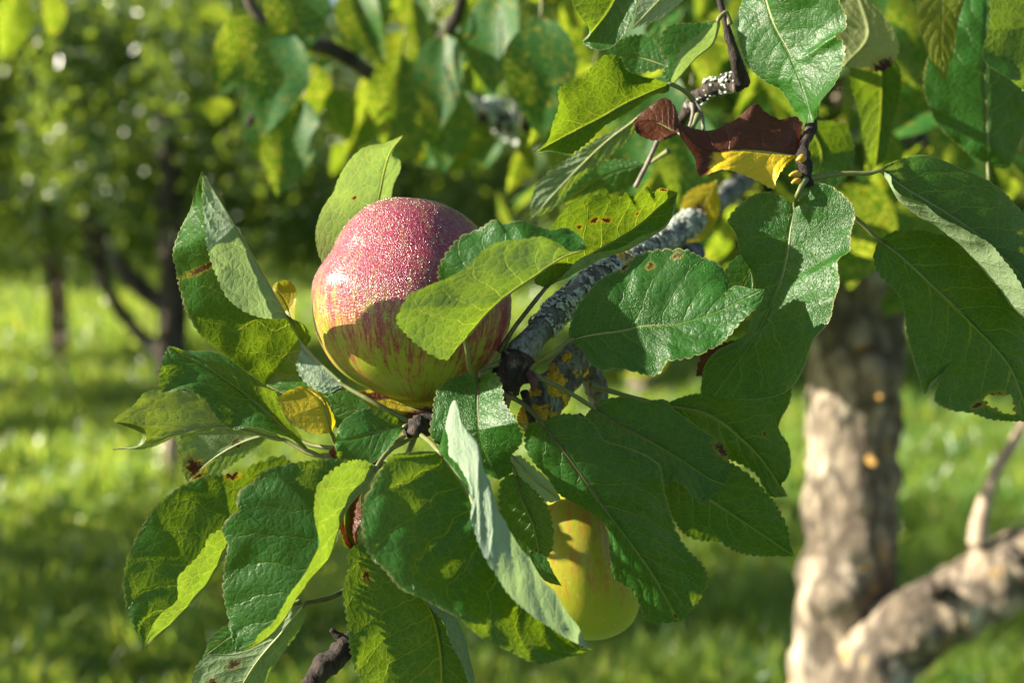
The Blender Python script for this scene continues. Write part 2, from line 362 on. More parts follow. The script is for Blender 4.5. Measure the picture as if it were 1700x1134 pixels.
LEAVES = []
def leaf(label, zm, rails, stalk=None, cat='leaf', group='apple leaves in focus around the fruit', name='apple_leaf', mat=None, dew=0.0, yellow=0.0, pale=0.0,
         rib_dark=False, stalk_dark=False, stalk_r=.0010, **kw):
    seed = (len(LEAVES) + 1) * 1.37
    G, N, uvp, uvm, sp, br, hm = build_blade(rails, zm, seed=seed, **kw)
    nv, nu = G.shape[:2]
    base = Vector(G[0, nu // 2]); e = thing(name, base, label, cat, group)
    ff, ft = grid_faces(nu, nv)
    if hm.any():
        q = ff.reshape(-1, 4); q = q[~hm.ravel()[q].any(1)]; ff, ft = q.ravel(), np.full(len(q), 4)
    me = new_mesh('blade', G.reshape(-1, 3) - np.array(base), ff, ft, mat or M_LEAF, True, {'param': uvp, 'metric': uvm}, {'spot': sp, 'brown': br})
    o = link('blade', me, e); o['dew'] = float(dew); o['yellow'] = float(yellow); o['pale'] = float(pale)
    c = nu // 2
    mid = ((G[:, c - 1] + G[:, c]) / 2 - N[:, c] * .00042)[:: 6]
    V, f, t = tube(mid - np.array(base), np.linspace(.00075, .00018, len(mid)), 6, len(mid) * 2)
    link('midrib', new_mesh('midrib', V, f, t, M_RIB_D if rib_dark else M_RIB), e)
    if stalk:
        p = pts(stalk); P3 = W(p[:, 0], p[:, 1], FOCUS + p[:, 2] / 100)
        P3 = np.vstack([mid[1:2], G[0, c][None], P3]) if len(p) else P3
        V, f, t = tube(P3 - np.array(base), [.0008] + [stalk_r] * (len(P3) - 2) + [stalk_r * 1.5], 8, len(P3) * 8, rough=.12, rscale=300)
        link('stalk', new_mesh('stalk', V, f, t, M_STALK_D if stalk_dark else M_STALK), e)
    LEAVES.append(e); return e

# ---- left group
leaf('upright leaf folded lengthwise left of the apple, pale underside over a dark veined half', [.3, .9, -1.4, -3.6, -4.4], [
    (-1, [.3, 2.0, 2.6, 1.5], "572,640 545,658 510,663 450,645 400,610 345,568 312,520 292,465 287,415 300,372 318,335 335,283"),
    (0, 0, "572,640 509,580 478,530 410,405 335,283"),
    (1, [-.4, .3, .8, .5], "572,640 545,652 510,638 493,610 497,590 516,562 505,538 478,531 425,524 380,500 355,450 343,400 338,345 335,283")],
    "620,668,-.2 672,697,0 690,708,0.2", smooth=.06, spots=[(-.62, .66, .3, .012)], dew=0.1, pale=.8)
leaf('wavy leaf with a whitish sheen along its upper half, just below the folded upright leaf', [1.6, 2, 2.3], [
    (-1, -.6, "515,750 470,722 410,708 385,712 362,697 340,665 310,648 272,651 264,635 268,605 280,574"),
    (0, 0, "515,750 450,690 390,643 330,602 300,588 280,574"),
    (1, 1.5, "515,750 503,735 500,722 472,690 460,655 440,620 390,600 345,583 310,580 280,574")],
    "560,765,1.5 640,740,1.2 685,715,.8", dew=.7)
leaf('light green leaf with a bitten ragged end, lowest-left tip of the cluster, showing its underside', [2.6, 3, 3.4], [
    (-1, -.8, "470,730 420,690 340,655 267,646 241,651 222,672 188,700 215,703 238,715 236,735 225,742 187,746"),
    (0, 0, "470,730 370,708 300,718 245,735 187,746"),
    (1, .2, "470,730 400,722 300,725 245,742 187,748")], "520,755,2.2 600,750,1.6", serr=.0004, yellow=.1, smooth=.3, holes=[(-.4, .82, .12, .02)])
leaf('dull green leaf with brown blotches hanging under the bitten leaf at the left', [4, 4.5, 5], [
    (-1, -.2, "460,715 400,700 330,705 303,720 299,760 305,790 312,800"),
    (0, 0, "460,715 400,735 350,765 312,800"),
    (1, .3, "460,715 440,732 390,768 345,795 312,800")], "520,740,3.2 600,745,2.2", spots=[(0, .4, .25, .06), (-.3, .85, .5, .1), (.4, .9, .3, .1)])
leaf('small bright yellow leaf tucked under the lower left of the apple', [-.2, 0, .6], [
    (-1, -.4, "550,720 519,719 500,712 480,697 468,680 461,662 480,648 500,640"),
    (0, 0, "550,720 545,695 534,665 515,650 500,640"),
    (1, .4, "550,720 557,700 547,675 530,650 500,640")], "557,735,1.2 570,755,1.2 640,745,1", yellow=.62, serr=.0005)
leaf('whitish leaf underside showing between the yellow leaf and the apple', [2.4, 2.8, 3], [
    (1, .1, "645,705 620,660 585,648 550,655 534,665"), (0, 0, "645,705 590,682 534,666"), (-1, .1, "645,705 610,706 565,712 545,695 534,667")], None, pale=1)
leaf('small light green leaf beside the knobby twig end below the apple, half in sun', [-.2, -.6, -.8], [
    (-1, -.5, "672,708 642,748 615,770 580,766 562,762 556,735"), (0, 0, "672,708 625,718 590,728 556,735"),
    (1, .3, "672,708 650,685 622,679 595,683 567,702 556,735")], "682,706,0 692,706,.2", serr=.0006)
leaf('tiny yellow-green leaf tip peeping out between the upright leaf and the apple', [1.4, 1.8, 1.6], [
    (-1, 0, "490,560 470,525 452,492 452,476"), (0, -.2, "490,560 478,512 466,490 452,476"), (1, -.5, "490,560 489,520 492,482 480,466 463,467 452,476")],
    None, yellow=.35, serr=.0006)
leaf('large drooping leaf at the bottom left with sunlit veins and a curled yellow-green edge', [-.4, -.6, -.8], [
    (-1, [-.6, -1.7, -1.2], "480,830 440,860 375,880 350,893 343,910 310,945 298,962 296,995 268,1018 250,1047 240,1075"),
    (0, 0, "480,830 385,910 335,980 285,1035 240,1075"),
    (1, [-.2, -1.1, -.3, -.2], "480,830 485,775 470,757 430,768 395,786 345,790 302,808 260,840 232,880 208,940 208,1000 220,1035 240,1075")],
    "560,790,-.6 640,740,0 685,718,.3", smooth=.3, spots=[(.97, .3, .06, .03)], dew=.35, serr=.0014, tooth=.0034)
leaf('drooping dewy leaf beside the lower left one, right half rolled into a yellow-green strip', [-1.4, -2.9, -3.2, -3.0], [
    (-1, [-.6, -2.2, -1.2], "626,775 605,765 580,766 548,780 527,805 521,840 528,885 531,905 505,945 480,985 455,1030 425,1065 392,1085"),
    (0, 0, "626,775 612,800 575,845 558,890 545,925 505,970 465,1035 430,1068 392,1085"),
    (1, [0, .2, .6, .5], "626,775 600,766 555,763 515,765 440,780 420,800 398,815 395,835 403,842 380,860 368,880 378,905 372,945 370,985 378,1025 385,1060 392,1085")],
    "645,750,-.9 680,728,0 692,716,.2", smooth=.3, dew=.3, serr=.0013, tooth=.0034)
leaf('pale leaf underside hanging at the bottom edge of the photo from a thin reddish stalk', [-.5, 0, .5], [
    (-1, .2, "507,1003 480,1010 440,1050 380,1085 345,1088 325,1110 320,1150 370,1190"),
    (0, 0, "507,1003 470,1048 430,1095 395,1150 370,1190"), (1, .3, "507,1003 500,1040 460,1100 430,1150 370,1190")],
    "530,998,-.3 556,990,-.2 600,960,.2", spots=[(-.4, .6, .12, .05), (-.6, .75, .12, .04)], stalk_dark=True)
leaf('small bluish leaf curled at the tip of the second drooping leaf', [-.2, .2, .4], [
    (-1, 0, "408,1040 400,1075 365,1092 336,1092"), (0, 0, "408,1040 370,1065 336,1092"), (1, 0, "408,1040 375,1040 350,1060 336,1092")], "440,1020,-.2 500,1000,-.2")
# ---- centre, in front
leaf('big dark glossy leaf nearest the camera, a broad pale fold down its right side', [-3.6, -5.2, -5.6, -5.2], [
    (1, [-.3, -1.4, -.8], "728,750 690,750 650,757 628,790 605,830 600,870 612,920 640,950 665,978 700,995 760,1030 800,1060 850,1085 900,1100 940,1093 985,1080"),
    (0, 0, "728,750 776,816 800,880 830,940 880,1000 930,1050 985,1080"),
    (-.5, [-.6, -1.2, -.6], "728,750 740,700 755,663 768,700 795,740 806,780 822,820 842,870 870,912 902,960 940,1020 985,1080"),
    (-1, [-1.0, -2.1, -1.2], "728,750 735,738 745,742 760,770 775,800 775,850 790,890 802,920 832,975 870,1010 915,1045 945,1066 985,1080")],
    "715,735,-2 698,722,-.5 690,715,.2", pale=1, dew=.5, smooth=.5, wave=.0022, pillow=.0010)
leaf('small curled leaf right under the apple with a glittering sunlit fold', [-.6, -2.0, -1.6], [
    (-1, [-.5, -1.1, .5], "797,622 821,620 832,640 836,665 855,695 868,722 862,742 848,758 851,782 828,797"),
    (0, 0, "797,622 793,660 794,695 802,750 828,797"),
    (1, [.5, .6, .4], "797,622 772,619 747,630 726,650 718,690 714,720 735,745 770,775 828,797")], "806,612,0.6 840,600,1.2", dew=.9, rib_dark=True)
leaf('dark shaded leaf with a straight brown midrib, half covering the yellow-green apple', [0, -.2, .2, .8], [
    (-1, [.2, .5, .3], "899,702 931,688 966,691 987,705 1002,729 1040,743 1075,758 1097,775 1100,795 1110,840 1125,885 1140,912 1165,938 1176,962 1165,990 1150,1012 1128,1033"),
    (0, 0, "899,702 940,755 972,799 1008,849 1046,899 1084,952 1128,1033"),
    (1, [.2, .5, .3], "899,702 880,703 870,722 873,748 884,767 911,796 930,822 952,836 982,856 1005,880 1014,925 1020,960 1054,988 1066,1015 1075,1032 1128,1033")],
    "870,672,.2 835,652,.8", rib_dark=True, stalk_dark=True, spots=[(.1, .97, .15, .02)])
leaf('dark leaf with a brown burnt notch at its right margin, behind the straight-ribbed leaf', [1.2, 1.6, 2], [
    (-1, .4, "984,677 999,664 1043,659 1070,666 1105,664 1120,680 1158,708 1188,730 1205,752 1210,780 1203,805"),
    (0, 0, "984,677 1028,705 1087,735 1134,764 1180,795 1203,805"),
    (1, -.3, "984,677 973,690 985,715 1020,745 1060,775 1106,805 1119,799 1135,808 1166,837 1187,820 1203,805")],
    "945,652,1 905,632,1 885,622,1", rib_dark=True, spots=[(-.93, .80, .16, .06)])
leaf('plain green leaf pointing to the lower right, backlit, below the burnt-notch leaf', [3.2, 3.6, 4], [
    (-1, -.2, "1090,770 1130,765 1210,768 1231,779 1252,796 1284,832 1296,852 1308,879 1311,902 1319,924"),
    (0, 0, "1090,770 1150,810 1230,862 1319,924"),
    (1, .3, "1090,770 1100,820 1113,855 1134,885 1163,899 1193,901 1219,914 1252,923 1281,924 1319,924")], "1040,745,2.8 960,690,2")
leaf('broad blurred green leaf with a wavy right margin, behind the burnt-notch leaf', [4.4, 5, 5.2], [
    (-1, 0, "1100,672 1150,655 1230,650 1311,640 1312,667 1293,711 1308,738 1312,767 1304,794 1293,800 1308,825"),
    (0, 0, "1100,672 1180,690 1250,745 1308,825"), (1, .2, "1100,672 1105,710 1160,750 1222,768 1255,788 1280,822 1308,825")],
    "1050,660,3.6 980,640,3", spots=[(-.4, .62, .06, .02)], wave=.003)
leaf('small dark leaf hanging behind the pale fold, left of the yellow apple', [.4, .6, .8], [
    (-1, .2, "855,786 878,802 899,826 914,855 919,885 916,914 898,938"), (0, 0, "855,786 869,832 887,873 898,938"),
    (1, .2, "855,786 835,795 828,830 840,880 870,920 898,938")], "845,760,.5 838,700,.9 850,640,1.2", rib_dark=True)
leaf('small greyish leaf underside between two dark leaves, above the yellow apple', [.2, .4, .6], [
    (1, -.2, "847,756 862,755 880,770 908,796 924,814 931,830"), (0, 0, "847,756 885,793 931,830"), (-1, .2, "847,756 850,775 862,790 885,812 910,834 931,830")],
    "845,735,.6 850,690,1.0", pale=.8)
leaf('dark serrated leaf tip poking out over the top of the yellow apple', [.6, .4, .3], [
    (-1, 0, "880,915 905,925 918,950 933,974"), (0, 0, "880,915 903,948 933,974"), (1, 0, "880,915 885,940 905,965 933,974")], None)
leaf('leaf hanging down at the bottom centre, brown-scarred, with a pale curled right edge', [-.5, -.9, -.8], [
    (-1, [-.3, -.6, -.4], "650,925 698,989 717,1014 732,1028 745,1053 753,1077 766,1106 776,1140 765,1180 725,1200"),
    (-.5, .2, "650,925 701,985 740,1009 767,1045 783,1100 788,1140 772,1185 725,1200"),
    (0, 0, "650,925 690,975 719,1017 731,1060 736,1100 735,1150 725,1200"),
    (1, [-.2, -1.4, -1.0], "650,925 615,905 589,907 577,922 579,941 570,973 572,1005 577,1040 580,1075 588,1108 605,1140 650,1180 725,1200")],
    "640,880,-.2 660,800,.4 690,720,.5", rib_dark=True, spots=[(.75, .25, .06, .03)], holes=[(.35, .52, .035, .007)])
leaf('leaf crossing in front of the apple, folded with its light green underside towards the camera', [-2.6, -4.6, -5, -4.4], [
    (-1, [.2, 1.0, .6], "772,560 740,500 727,459 729,440 742,418 764,392 799,377 822,364 833,371 866,365 914,383 940,380 961,390 975,413"),
    (0, 0, "772,560 805,521 846,486 890,456 934,427 975,413"),
    (1, [-.5, -1.0, -.6], "772,560 752,577 743,596 722,592 699,577 672,553 658,533 666,512 678,492 711,477 772,445 816,406 866,398 899,393 925,405 945,415 975,413")],
    "775,580,-2.4 780,612,-1.8 800,640,0", smooth=.35)
leaf('light green leaf standing up behind the top left of the apple, out of focus', [4.4, 5.4, 6], [
    (-1, 1.0, "600,420 641,370 655,310 664,280 662,266 648,257 669,224"), (0, 0, "600,420 628,330 637,285 648,250 669,224"),
    (1, -2.2, "600,420 560,450 533,432 525,385 531,358 553,320 560,300 590,257 614,242 641,236 669,224")], "620,470,4.2 680,560,4 760,620,3", pale=.3, spots=[(.5, .5, .05, .02)])
# ---- right group
leaf('blotched yellow-green leaf with brown marks, between the leaf over the apple and the lichened branch', [1.6, 1.6, 2], [
    (-1, -1.3, "906,478 888,470 890,455 905,430 905,395 934,352 964,332 1001,321 1028,325 1041,319 1050,325 1075,311 1082,320 1095,312 1125,319"),
    (0, 0, "906,478 940,448 984,420 1022,398 1058,374 1099,338 1125,319"),
    (.6, -.5, "906,478 934,463 993,434 1046,415 1066,404 1103,380 1116,360 1121,343 1125,319"),
    (1, -.9, "906,478 930,459 962,430 1000,419 1030,412 1058,396 1099,378 1114,358 1117,341 1125,319")],
    "880,510,1.4 850,550,1.4 830,585,1.6", yellow=.0, stalk_dark=True, spots=[(-.55, .5, .06, .03), (-.45, .55, .07, .03), (-.85, .93, .12, .03), (-.6, .42, .05, .02), (-.3, .72, .05, .02)])
leaf('broad leaf pointing right across the lichened branch, half in shadow, with a hooked tip', [.4, 0, -.9, -1.7], [
    (-1, [.3, .9, .6], "946,565 944,551 955,518 974,487 998,461 1031,445 1054,426 1085,415 1120,413 1141,415 1160,424 1186,434 1202,449 1210,466 1194,484 1212,480 1219,474 1250,479 1269,480"),
    (0, 0, "946,565 986,555 1031,549 1068,541 1104,539 1137,533 1188,517 1238,494 1269,480"),
    (1, [-.4, -.9, -.3], "946,565 955,574 967,581 972,593 986,607 1002,617 1021,614 1049,617 1082,624 1097,617 1108,602 1132,598 1155,593 1191,572 1214,553 1238,527 1264,501 1269,480")],
    "920,585,.2 890,605,.8 878,622,1.1", dew=.75, spots=[(-.75, .82, .1, .03), (-.9, .55, .05, .02), (-.8, .45, .05, .02), (-.97, .35, .05, .02)], serr=.0011, tooth=.0036)
leaf('large heart-shaped leaf with a patch of glittering dew, hanging right of the hooked leaf', [1.6, 1.4, 1.2, .8], [
    (-1, [-.4, -2.2, -1.0], "1319,342 1334,314 1352,304 1375,307 1400,323 1416,340 1420,360 1413,385 1410,415 1393,434 1395,471 1385,503 1376,533 1351,565 1334,613 1320,638 1301,652 1261,664 1225,663 1185,658"),
    (0, 0, "1319,342 1313,378 1306,431 1295,471 1278,513 1262,546 1229,599 1185,658"),
    (1, [.3, .9, .6], "1319,342 1300,326 1278,318 1249,324 1222,345 1208,367 1220,388 1230,418 1245,450 1248,490 1245,530 1235,555 1190,585 1173,604 1167,635 1165,658 1185,658")],
    "1325,320,.8 1338,296,1", dew=.85, serr=.0006)
leaf('green leaf with torn lower margin at the right edge, hanging under the yellow-rimmed leaf', [2, 2.2, 2.6], [
    (-1, .5, "1458,398 1483,385 1519,381 1560,388 1620,415 1690,480 1740,560 1750,640 1710,700"),
    (0, 0, "1458,398 1490,420 1560,485 1620,540 1680,610 1710,700"),
    (1, -.3, "1458,398 1450,425 1455,450 1486,484 1502,513 1510,560 1520,612 1535,655 1546,632 1560,638 1551,665 1578,681 1614,686 1650,697 1710,700")],
    "1420,362,1.8 1380,338,1.6 1340,300,1.2", wave=.0025, holes=[(.55, .86, .16, .05)], spots=[(.8, .8, .1, .02)])
leaf('large leaf at the right edge with its lower margin rolled up as a yellow rim', [1.2, 1.0, .8], [
    (-1, 1.2, "1462,283 1469,274 1499,263 1527,257 1560,262 1600,279 1656,311 1690,341 1730,400 1760,480 1760,560"),
    (0, 0, "1462,283 1500,308 1560,345 1640,400 1710,470 1760,560"),
    (.55, -.3, "1462,283 1478,310 1506,345 1541,370 1576,393 1603,416 1660,485 1700,532 1760,560"),
    (1, -1.5, "1462,283 1479,292 1482,306 1493,322 1534,338 1560,360 1603,381 1644,404 1676,440 1700,478 1760,560")],
    "1445,287,1.2 1400,288,1.2 1342,297,1.2", yellow=.02, wave=.001)
leaf('sunlit dewy leaf at the top right with a dark round shadow across its lower half', [1.6, 1.2, .6, 0], [
    (-1, -1.6, "1265,-20 1310,-40 1370,-25 1400,15 1403,48 1386,60 1398,66 1403,80 1400,109 1382,147 1361,174 1358,190 1350,203"),
    (0, 0, "1265,-20 1285,41 1309,85 1332,141 1350,203"),
    (1, 1.1, "1265,-20 1240,-12 1230,8 1224,41 1229,76 1244,112 1271,135 1294,147 1310,167 1321,185 1338,202 1350,203")], "1250,-60,1 1220,-100,1.5", dew=.5)
leaf('bright green leaf pointing left at the upper middle, sharply pointed', [2, 2, 2.2], [
    (-1, -.5, "1112,139 1110,150 1088,158 1050,182 1001,215 971,241 947,256 914,251 888,253"),
    (0, .2, "1112,139 1048,168 994,198 927,232 888,253"),
    (1, -1.0, "1112,139 1085,130 1061,124 1038,111 1028,94 1008,90 987,104 970,124 928,147 926,175 915,205 908,232 888,253")], "1135,150,2.4 1150,165,3", dew=.1)
leaf('yellow-green leaf underside hanging behind the sharply pointed upper leaf, blurred', [8, 9, 9], [
    (-1, 0, "1065,190 1000,225 940,265 905,290 885,320 880,365"), (0, 0, "1065,190 1000,240 940,300 880,365"), (1, .2, "1065,190 1050,225 1010,260 960,300 920,345 880,365")], "1110,180,7")
leaf('dull green blurred leaf behind the blotched leaf, lying almost level', [11, 12, 12], [
    (-1, .3, "1075,272 1060,300 1020,320 970,335 930,340"), (0, 0, "1075,272 1010,290 930,340"), (1, 0, "1075,272 1040,265 990,270 950,295 930,340")], "1110,250,10")
leaf('dark leaf with a pale rim at the top edge, left of the small folded leaf', [2, 2.2, 2.2], [
    (-1, [-.3, -.6, -.2], "1040,-40 1060,-10 1052,30 1038,54 1010,80 989,82 966,71"), (0, 0, "1040,-40 1010,20 966,71"),
    (1, -.5, "1040,-40 980,-35 950,0 961,22 979,55 966,71")], "1060,-70,2.4 1100,-110,3")
leaf('pale leaf underside at the top edge between two dark leaves', [4, 4.5, 4.5], [
    (-1, 0, "1150,-60 1080,-40 1055,0 1055,25 1048,48"), (0, 0, "1150,-60 1095,0 1048,48"), (1, 0, "1150,-60 1140,-10 1105,25 1075,38 1048,48")], None, pale=.6, yellow=.1)
leaf('small folded leaf, half dark and half pale, beside the thin upright twig at the top', [3, 3, 3.2], [
    (-1, -.8, "1192,33 1165,52 1130,82 1119,110 1113,142"), (0, 0, "1192,33 1182,70 1155,94 1128,125 1113,142"),
    (1, .2, "1192,33 1165,37 1108,43 1095,78 1109,100 1100,124 1113,142")], "1205,20,3 1212,40,3", smooth=.3, pale=.4)
leaf('grey-green blurred leaf behind the small folded leaf', [6.5, 7, 7], [
    (1, 0, "1110,110 1080,60 1030,65 1005,95"), (0, 0, "1110,110 1060,95 1005,95"), (-1, 0, "1110,110 1080,118 1040,118 1005,95")], None, pale=.7)
leaf('withered leaf, dark red-brown above and clear yellow below', [1.6, 1.2, 1.4], [
    (-1, -.5, "1325,258 1309,270 1290,295 1284,313 1259,302 1229,288 1199,282 1162,291 1155,262 1130,225 1122,203"),
    (0, 0, "1325,258 1240,248 1180,250 1145,230 1122,203"),
    (1, .5, "1325,258 1331,225 1332,202 1318,192 1296,198 1270,185 1256,172 1215,201 1175,215 1122,203")], "1330,265,1.4 1338,280,1.2", mat=M_DEAD, yellow=.95,
    brown=lambda U, V: np.clip(np.maximum((U + .02) * 3.2 + .5, (V - .62) * 4 + .5), 0, 1), pillow=.0005)
leaf('dried dark brown leaf curled up beside the red-brown and yellow one', [2.6, 3, 3.2], [
    (-1, -.4, "1128,222 1110,230 1085,233 1060,222 1050,202"), (0, 0, "1128,222 1090,203 1050,202"), (1, .3, "1128,222 1122,180 1105,163 1075,180 1050,202")],
    "1140,225,2.4 1160,190,2.8", mat=M_DEAD, brown=lambda U, V: np.ones_like(U), wave=.004)
leaf('dark leaf half hidden between the hooked leaf and the heart-shaped leaf', [3, 3.2, 3.4], [
    (-1, 0, "1260,425 1255,480 1240,520 1205,535"), (0, 0, "1260,425 1235,470 1205,535"), (1, 0, "1260,425 1225,425 1200,460 1205,535")], None)
leaf('reddish-brown leaf scrap showing under the tip of the hooked leaf', [2.6, 2.8, 2.8], [
    (-1, 0, "1245,560 1225,590 1190,622 1155,625"), (0, 0, "1245,560 1200,590 1155,625"), (1, 0, "1245,560 1200,570 1165,590 1155,625")], None, mat=M_DEAD,
    brown=lambda U, V: np.clip(V * 2, 0, 1))
leaf('crumpled red dry leaf caught in the middle of the cluster under the apple', [.2, .3, .2], [
    (-1, -.5, "600,810 600,850 595,900 605,915"), (0, .3, "600,810 575,850 580,900 605,915"), (1, -.2, "600,810 562,830 560,880 575,915 605,915")], None, mat=M_DEAD,
    brown=lambda U, V: np.clip(.75 - .5 * np.sin(U * 5 + V * 4), 0, 1), wave=.006)
leaf('dry pinkish-brown leaf pressed under the base of the apple', [1.8, 2, 2.2], [
    (-1, -.4, "735,690 700,715 650,705 590,650"), (0, 0, "735,690 690,680 640,668 590,650"), (1, .2, "735,690 715,660 660,645 590,650")], None, mat=M_DEAD, yellow=.6, pale=.6,
    brown=lambda U, V: np.clip(.42 + .3 * np.sin(V * 9 + U * 3), 0, 1), wave=.004)
leaf('pinkish dry leaf scrap behind the small light green leaf', [1.2, 1.5, 1.5], [
    (-1, 0, "640,770 600,800 560,770 545,750"), (0, 0, "640,770 590,760 545,750"), (1, 0, "640,770 600,735 565,735 545,750")], None, mat=M_DEAD, yellow=.5, pale=.6,
    brown=lambda U, V: np.clip(.4 + .3 * np.sin(V * 8), 0, 1), wave=.004)
# ---- blurred leaves further back at the right
RB = 'blurred leaves at the upper right'
leaf('blurred leaf hanging with a yellow lit edge, above the leaf with the rolled yellow rim', [17, 18, 18], [
    (-1, 0, "1460,60 1490,100 1496,145 1480,212 1465,268 1453,276"), (0, 0, "1460,60 1465,130 1462,200 1453,276"), (1, -.8, "1460,60 1420,80 1410,120 1428,190 1442,268 1453,276")], "1440,20,17", group=RB)
leaf('round blurred dark leaf right behind the withered leaf', [14, 15, 15], [
    (-1, 0, "1340,200 1400,205 1418,250 1400,300 1350,320"), (0, 0, "1340,200 1365,255 1350,320"), (1, 0, "1340,200 1325,240 1325,290 1350,320")], None, group=RB)
leaf('hanging leaf lit yellow at its top, at the upper right edge', [13, 13, 13], [
    (-1, 0, "1560,-60 1600,-20 1592,30 1582,90 1567,135"), (0, 0, "1560,-60 1562,20 1562,80 1567,135"), (1, 0, "1560,-60 1525,-10 1527,50 1545,95 1567,135")], None, yellow=.2, group=RB)
leaf('big dark leaf out of focus with a pale stalk below, at the upper right edge', [15, 15, 16], [
    (1, 0, "1640,275 1672,277 1692,240 1710,190 1715,100 1690,20 1640,-60"), (0, -.5, "1640,275 1640,200 1636,100 1640,-60"),
    (-1, 0, "1640,275 1600,248 1563,215 1545,185 1533,140 1545,80 1580,10 1640,-60")], "1642,300,15 1645,340,16", group=RB)
leaf('dark leaf with a curled yellow rim in the top right corner', [9, 10, 10], [
    (1, 0, "1700,150 1760,120 1770,30 1700,-60"), (0, 0, "1700,150 1710,60 1700,-60"), (-1, -.8, "1700,150 1668,125 1640,106 1632,88 1642,40 1645,-10 1700,-60")], None, group=RB)
leaf('yellowing blurred leaf with brown margins at the top, right of the sunlit dewy leaf', [12, 13, 13], [
    (-1, 0, "1400,110 1470,115 1492,80 1470,30 1420,-20"), (0, 0, "1400,110 1440,60 1420,-20"), (1, 0, "1400,110 1390,50 1400,0 1420,-20")], None, yellow=.35, spots=[(-.9, .3, .3, .1)], group=RB)
leaf('yellowed blurred leaf against the lichened branch, below the withered leaf', [20, 21, 21], [
    (-1, 0, "1190,300 1195,350 1170,395 1140,410"), (0, 0, "1190,300 1160,350 1140,410"), (1, 0, "1190,300 1140,320 1128,370 1140,410")], None, yellow=.7, spots=[(0, .5, .4, .2)], group=RB)

# ------------------------------------------------------------------ apples
def apple_material(name, red_lo, red_hi, skin, skin2, dew):
    b = NB(name)
    uv = b.n('ShaderNodeUVMap', uv_map='param').outputs[0]; sx = b.n('ShaderNodeSeparateXYZ', {0: uv})
    ang, hgt = sx.outputs[0], sx.outputs[1]
    co = b.n('ShaderNodeTexCoord').outputs['Object']
    ca = b.math('MULTIPLY', ang, 6.28318)
    def streak(fr, fh, det):
        v = b.n('ShaderNodeCombineXYZ', {0: b.math('MULTIPLY', b.math('COSINE', ca), fr), 1: b.math('MULTIPLY', b.math('SINE', ca), fr), 2: b.math('MULTIPLY', hgt, fh)}).outputs[0]
        return b.noise(v, 1.0, det, .6)
    s1 = streak(11, 4.0, 5); s2 = streak(42, 20, 5); fk = b.noise(co, 420, 4, .6); big = b.noise(co, 28, 3)
    blush = b.attr('blush')
    m = b.math('ADD', blush, b.math('MULTIPLY_ADD', s1, 1.7, -.85)); m = b.math('ADD', m, b.math('MULTIPLY_ADD', s2, 1.7, -.85)); m = b.math('ADD', m, b.math('MULTIPLY_ADD', fk, .8, -.4))
    red = b.step(m, .10, .86)
    ycol = b.mix(b.step(big, .35, .65), skin, skin2)
    rcol = b.mix(s2, red_lo, red_hi)
    col = b.mix(red, ycol, rcol)
    dots = b.math('SUBTRACT', 1.0, b.step(b.vor(co, 260).outputs['Distance'], .06, .14))
    col = b.mix(b.math('MULTIPLY', dots, .55), col, (.55, .40, .22))
    bloom_glint = b.math('MULTIPLY', b.step(b.noise(co, 700, 3, .6), .45, .75), .20)
    col = b.mix(b.math('MULTIPLY', bloom_glint, b.attr('dewy')), col, (.62, .55, .60))  # dew film, plus the white dew sparkle painted into the skin colour
    d1 = b.vor(co, 1500).outputs['Distance']; d2 = b.vor(co, 760).outputs['Distance']
    dr = b.math('ADD', b.math('SUBTRACT', 1.0, b.step(d1, 0.0, .55)), b.math('MULTIPLY', b.math('SUBTRACT', 1.0, b.step(d2, 0.0, .34)), 1.4))
    dmask = b.math('MULTIPLY', b.attr('dewy'), dew)
    nrm = b.bump(b.noise(co, 500, 3), .25, .0003)
    nrm = b.bump(b.math('MULTIPLY', dr, dmask), .8, .0003, nrm)
    p = b.n('ShaderNodeBsdfPrincipled', {'Base Color': col, 'Roughness': b.math('SUBTRACT', .40, b.math('MULTIPLY', dmask, .12)), 'Normal': nrm})
    p.inputs['Specular IOR Level'].default_value = .5
    p.inputs['Subsurface Weight'].default_value = .12; p.inputs['Subsurface Radius'].default_value = (.004, .0025, .001); p.inputs['Subsurface Scale'].default_value = 1.0
    b.set(p.inputs['Coat Weight'], b.math('MULTIPLY', dmask, .6)); p.inputs['Coat Roughness'].default_value = .16; b.set(p.inputs['Coat Normal'], nrm)
    return b.done(p.outputs[0])

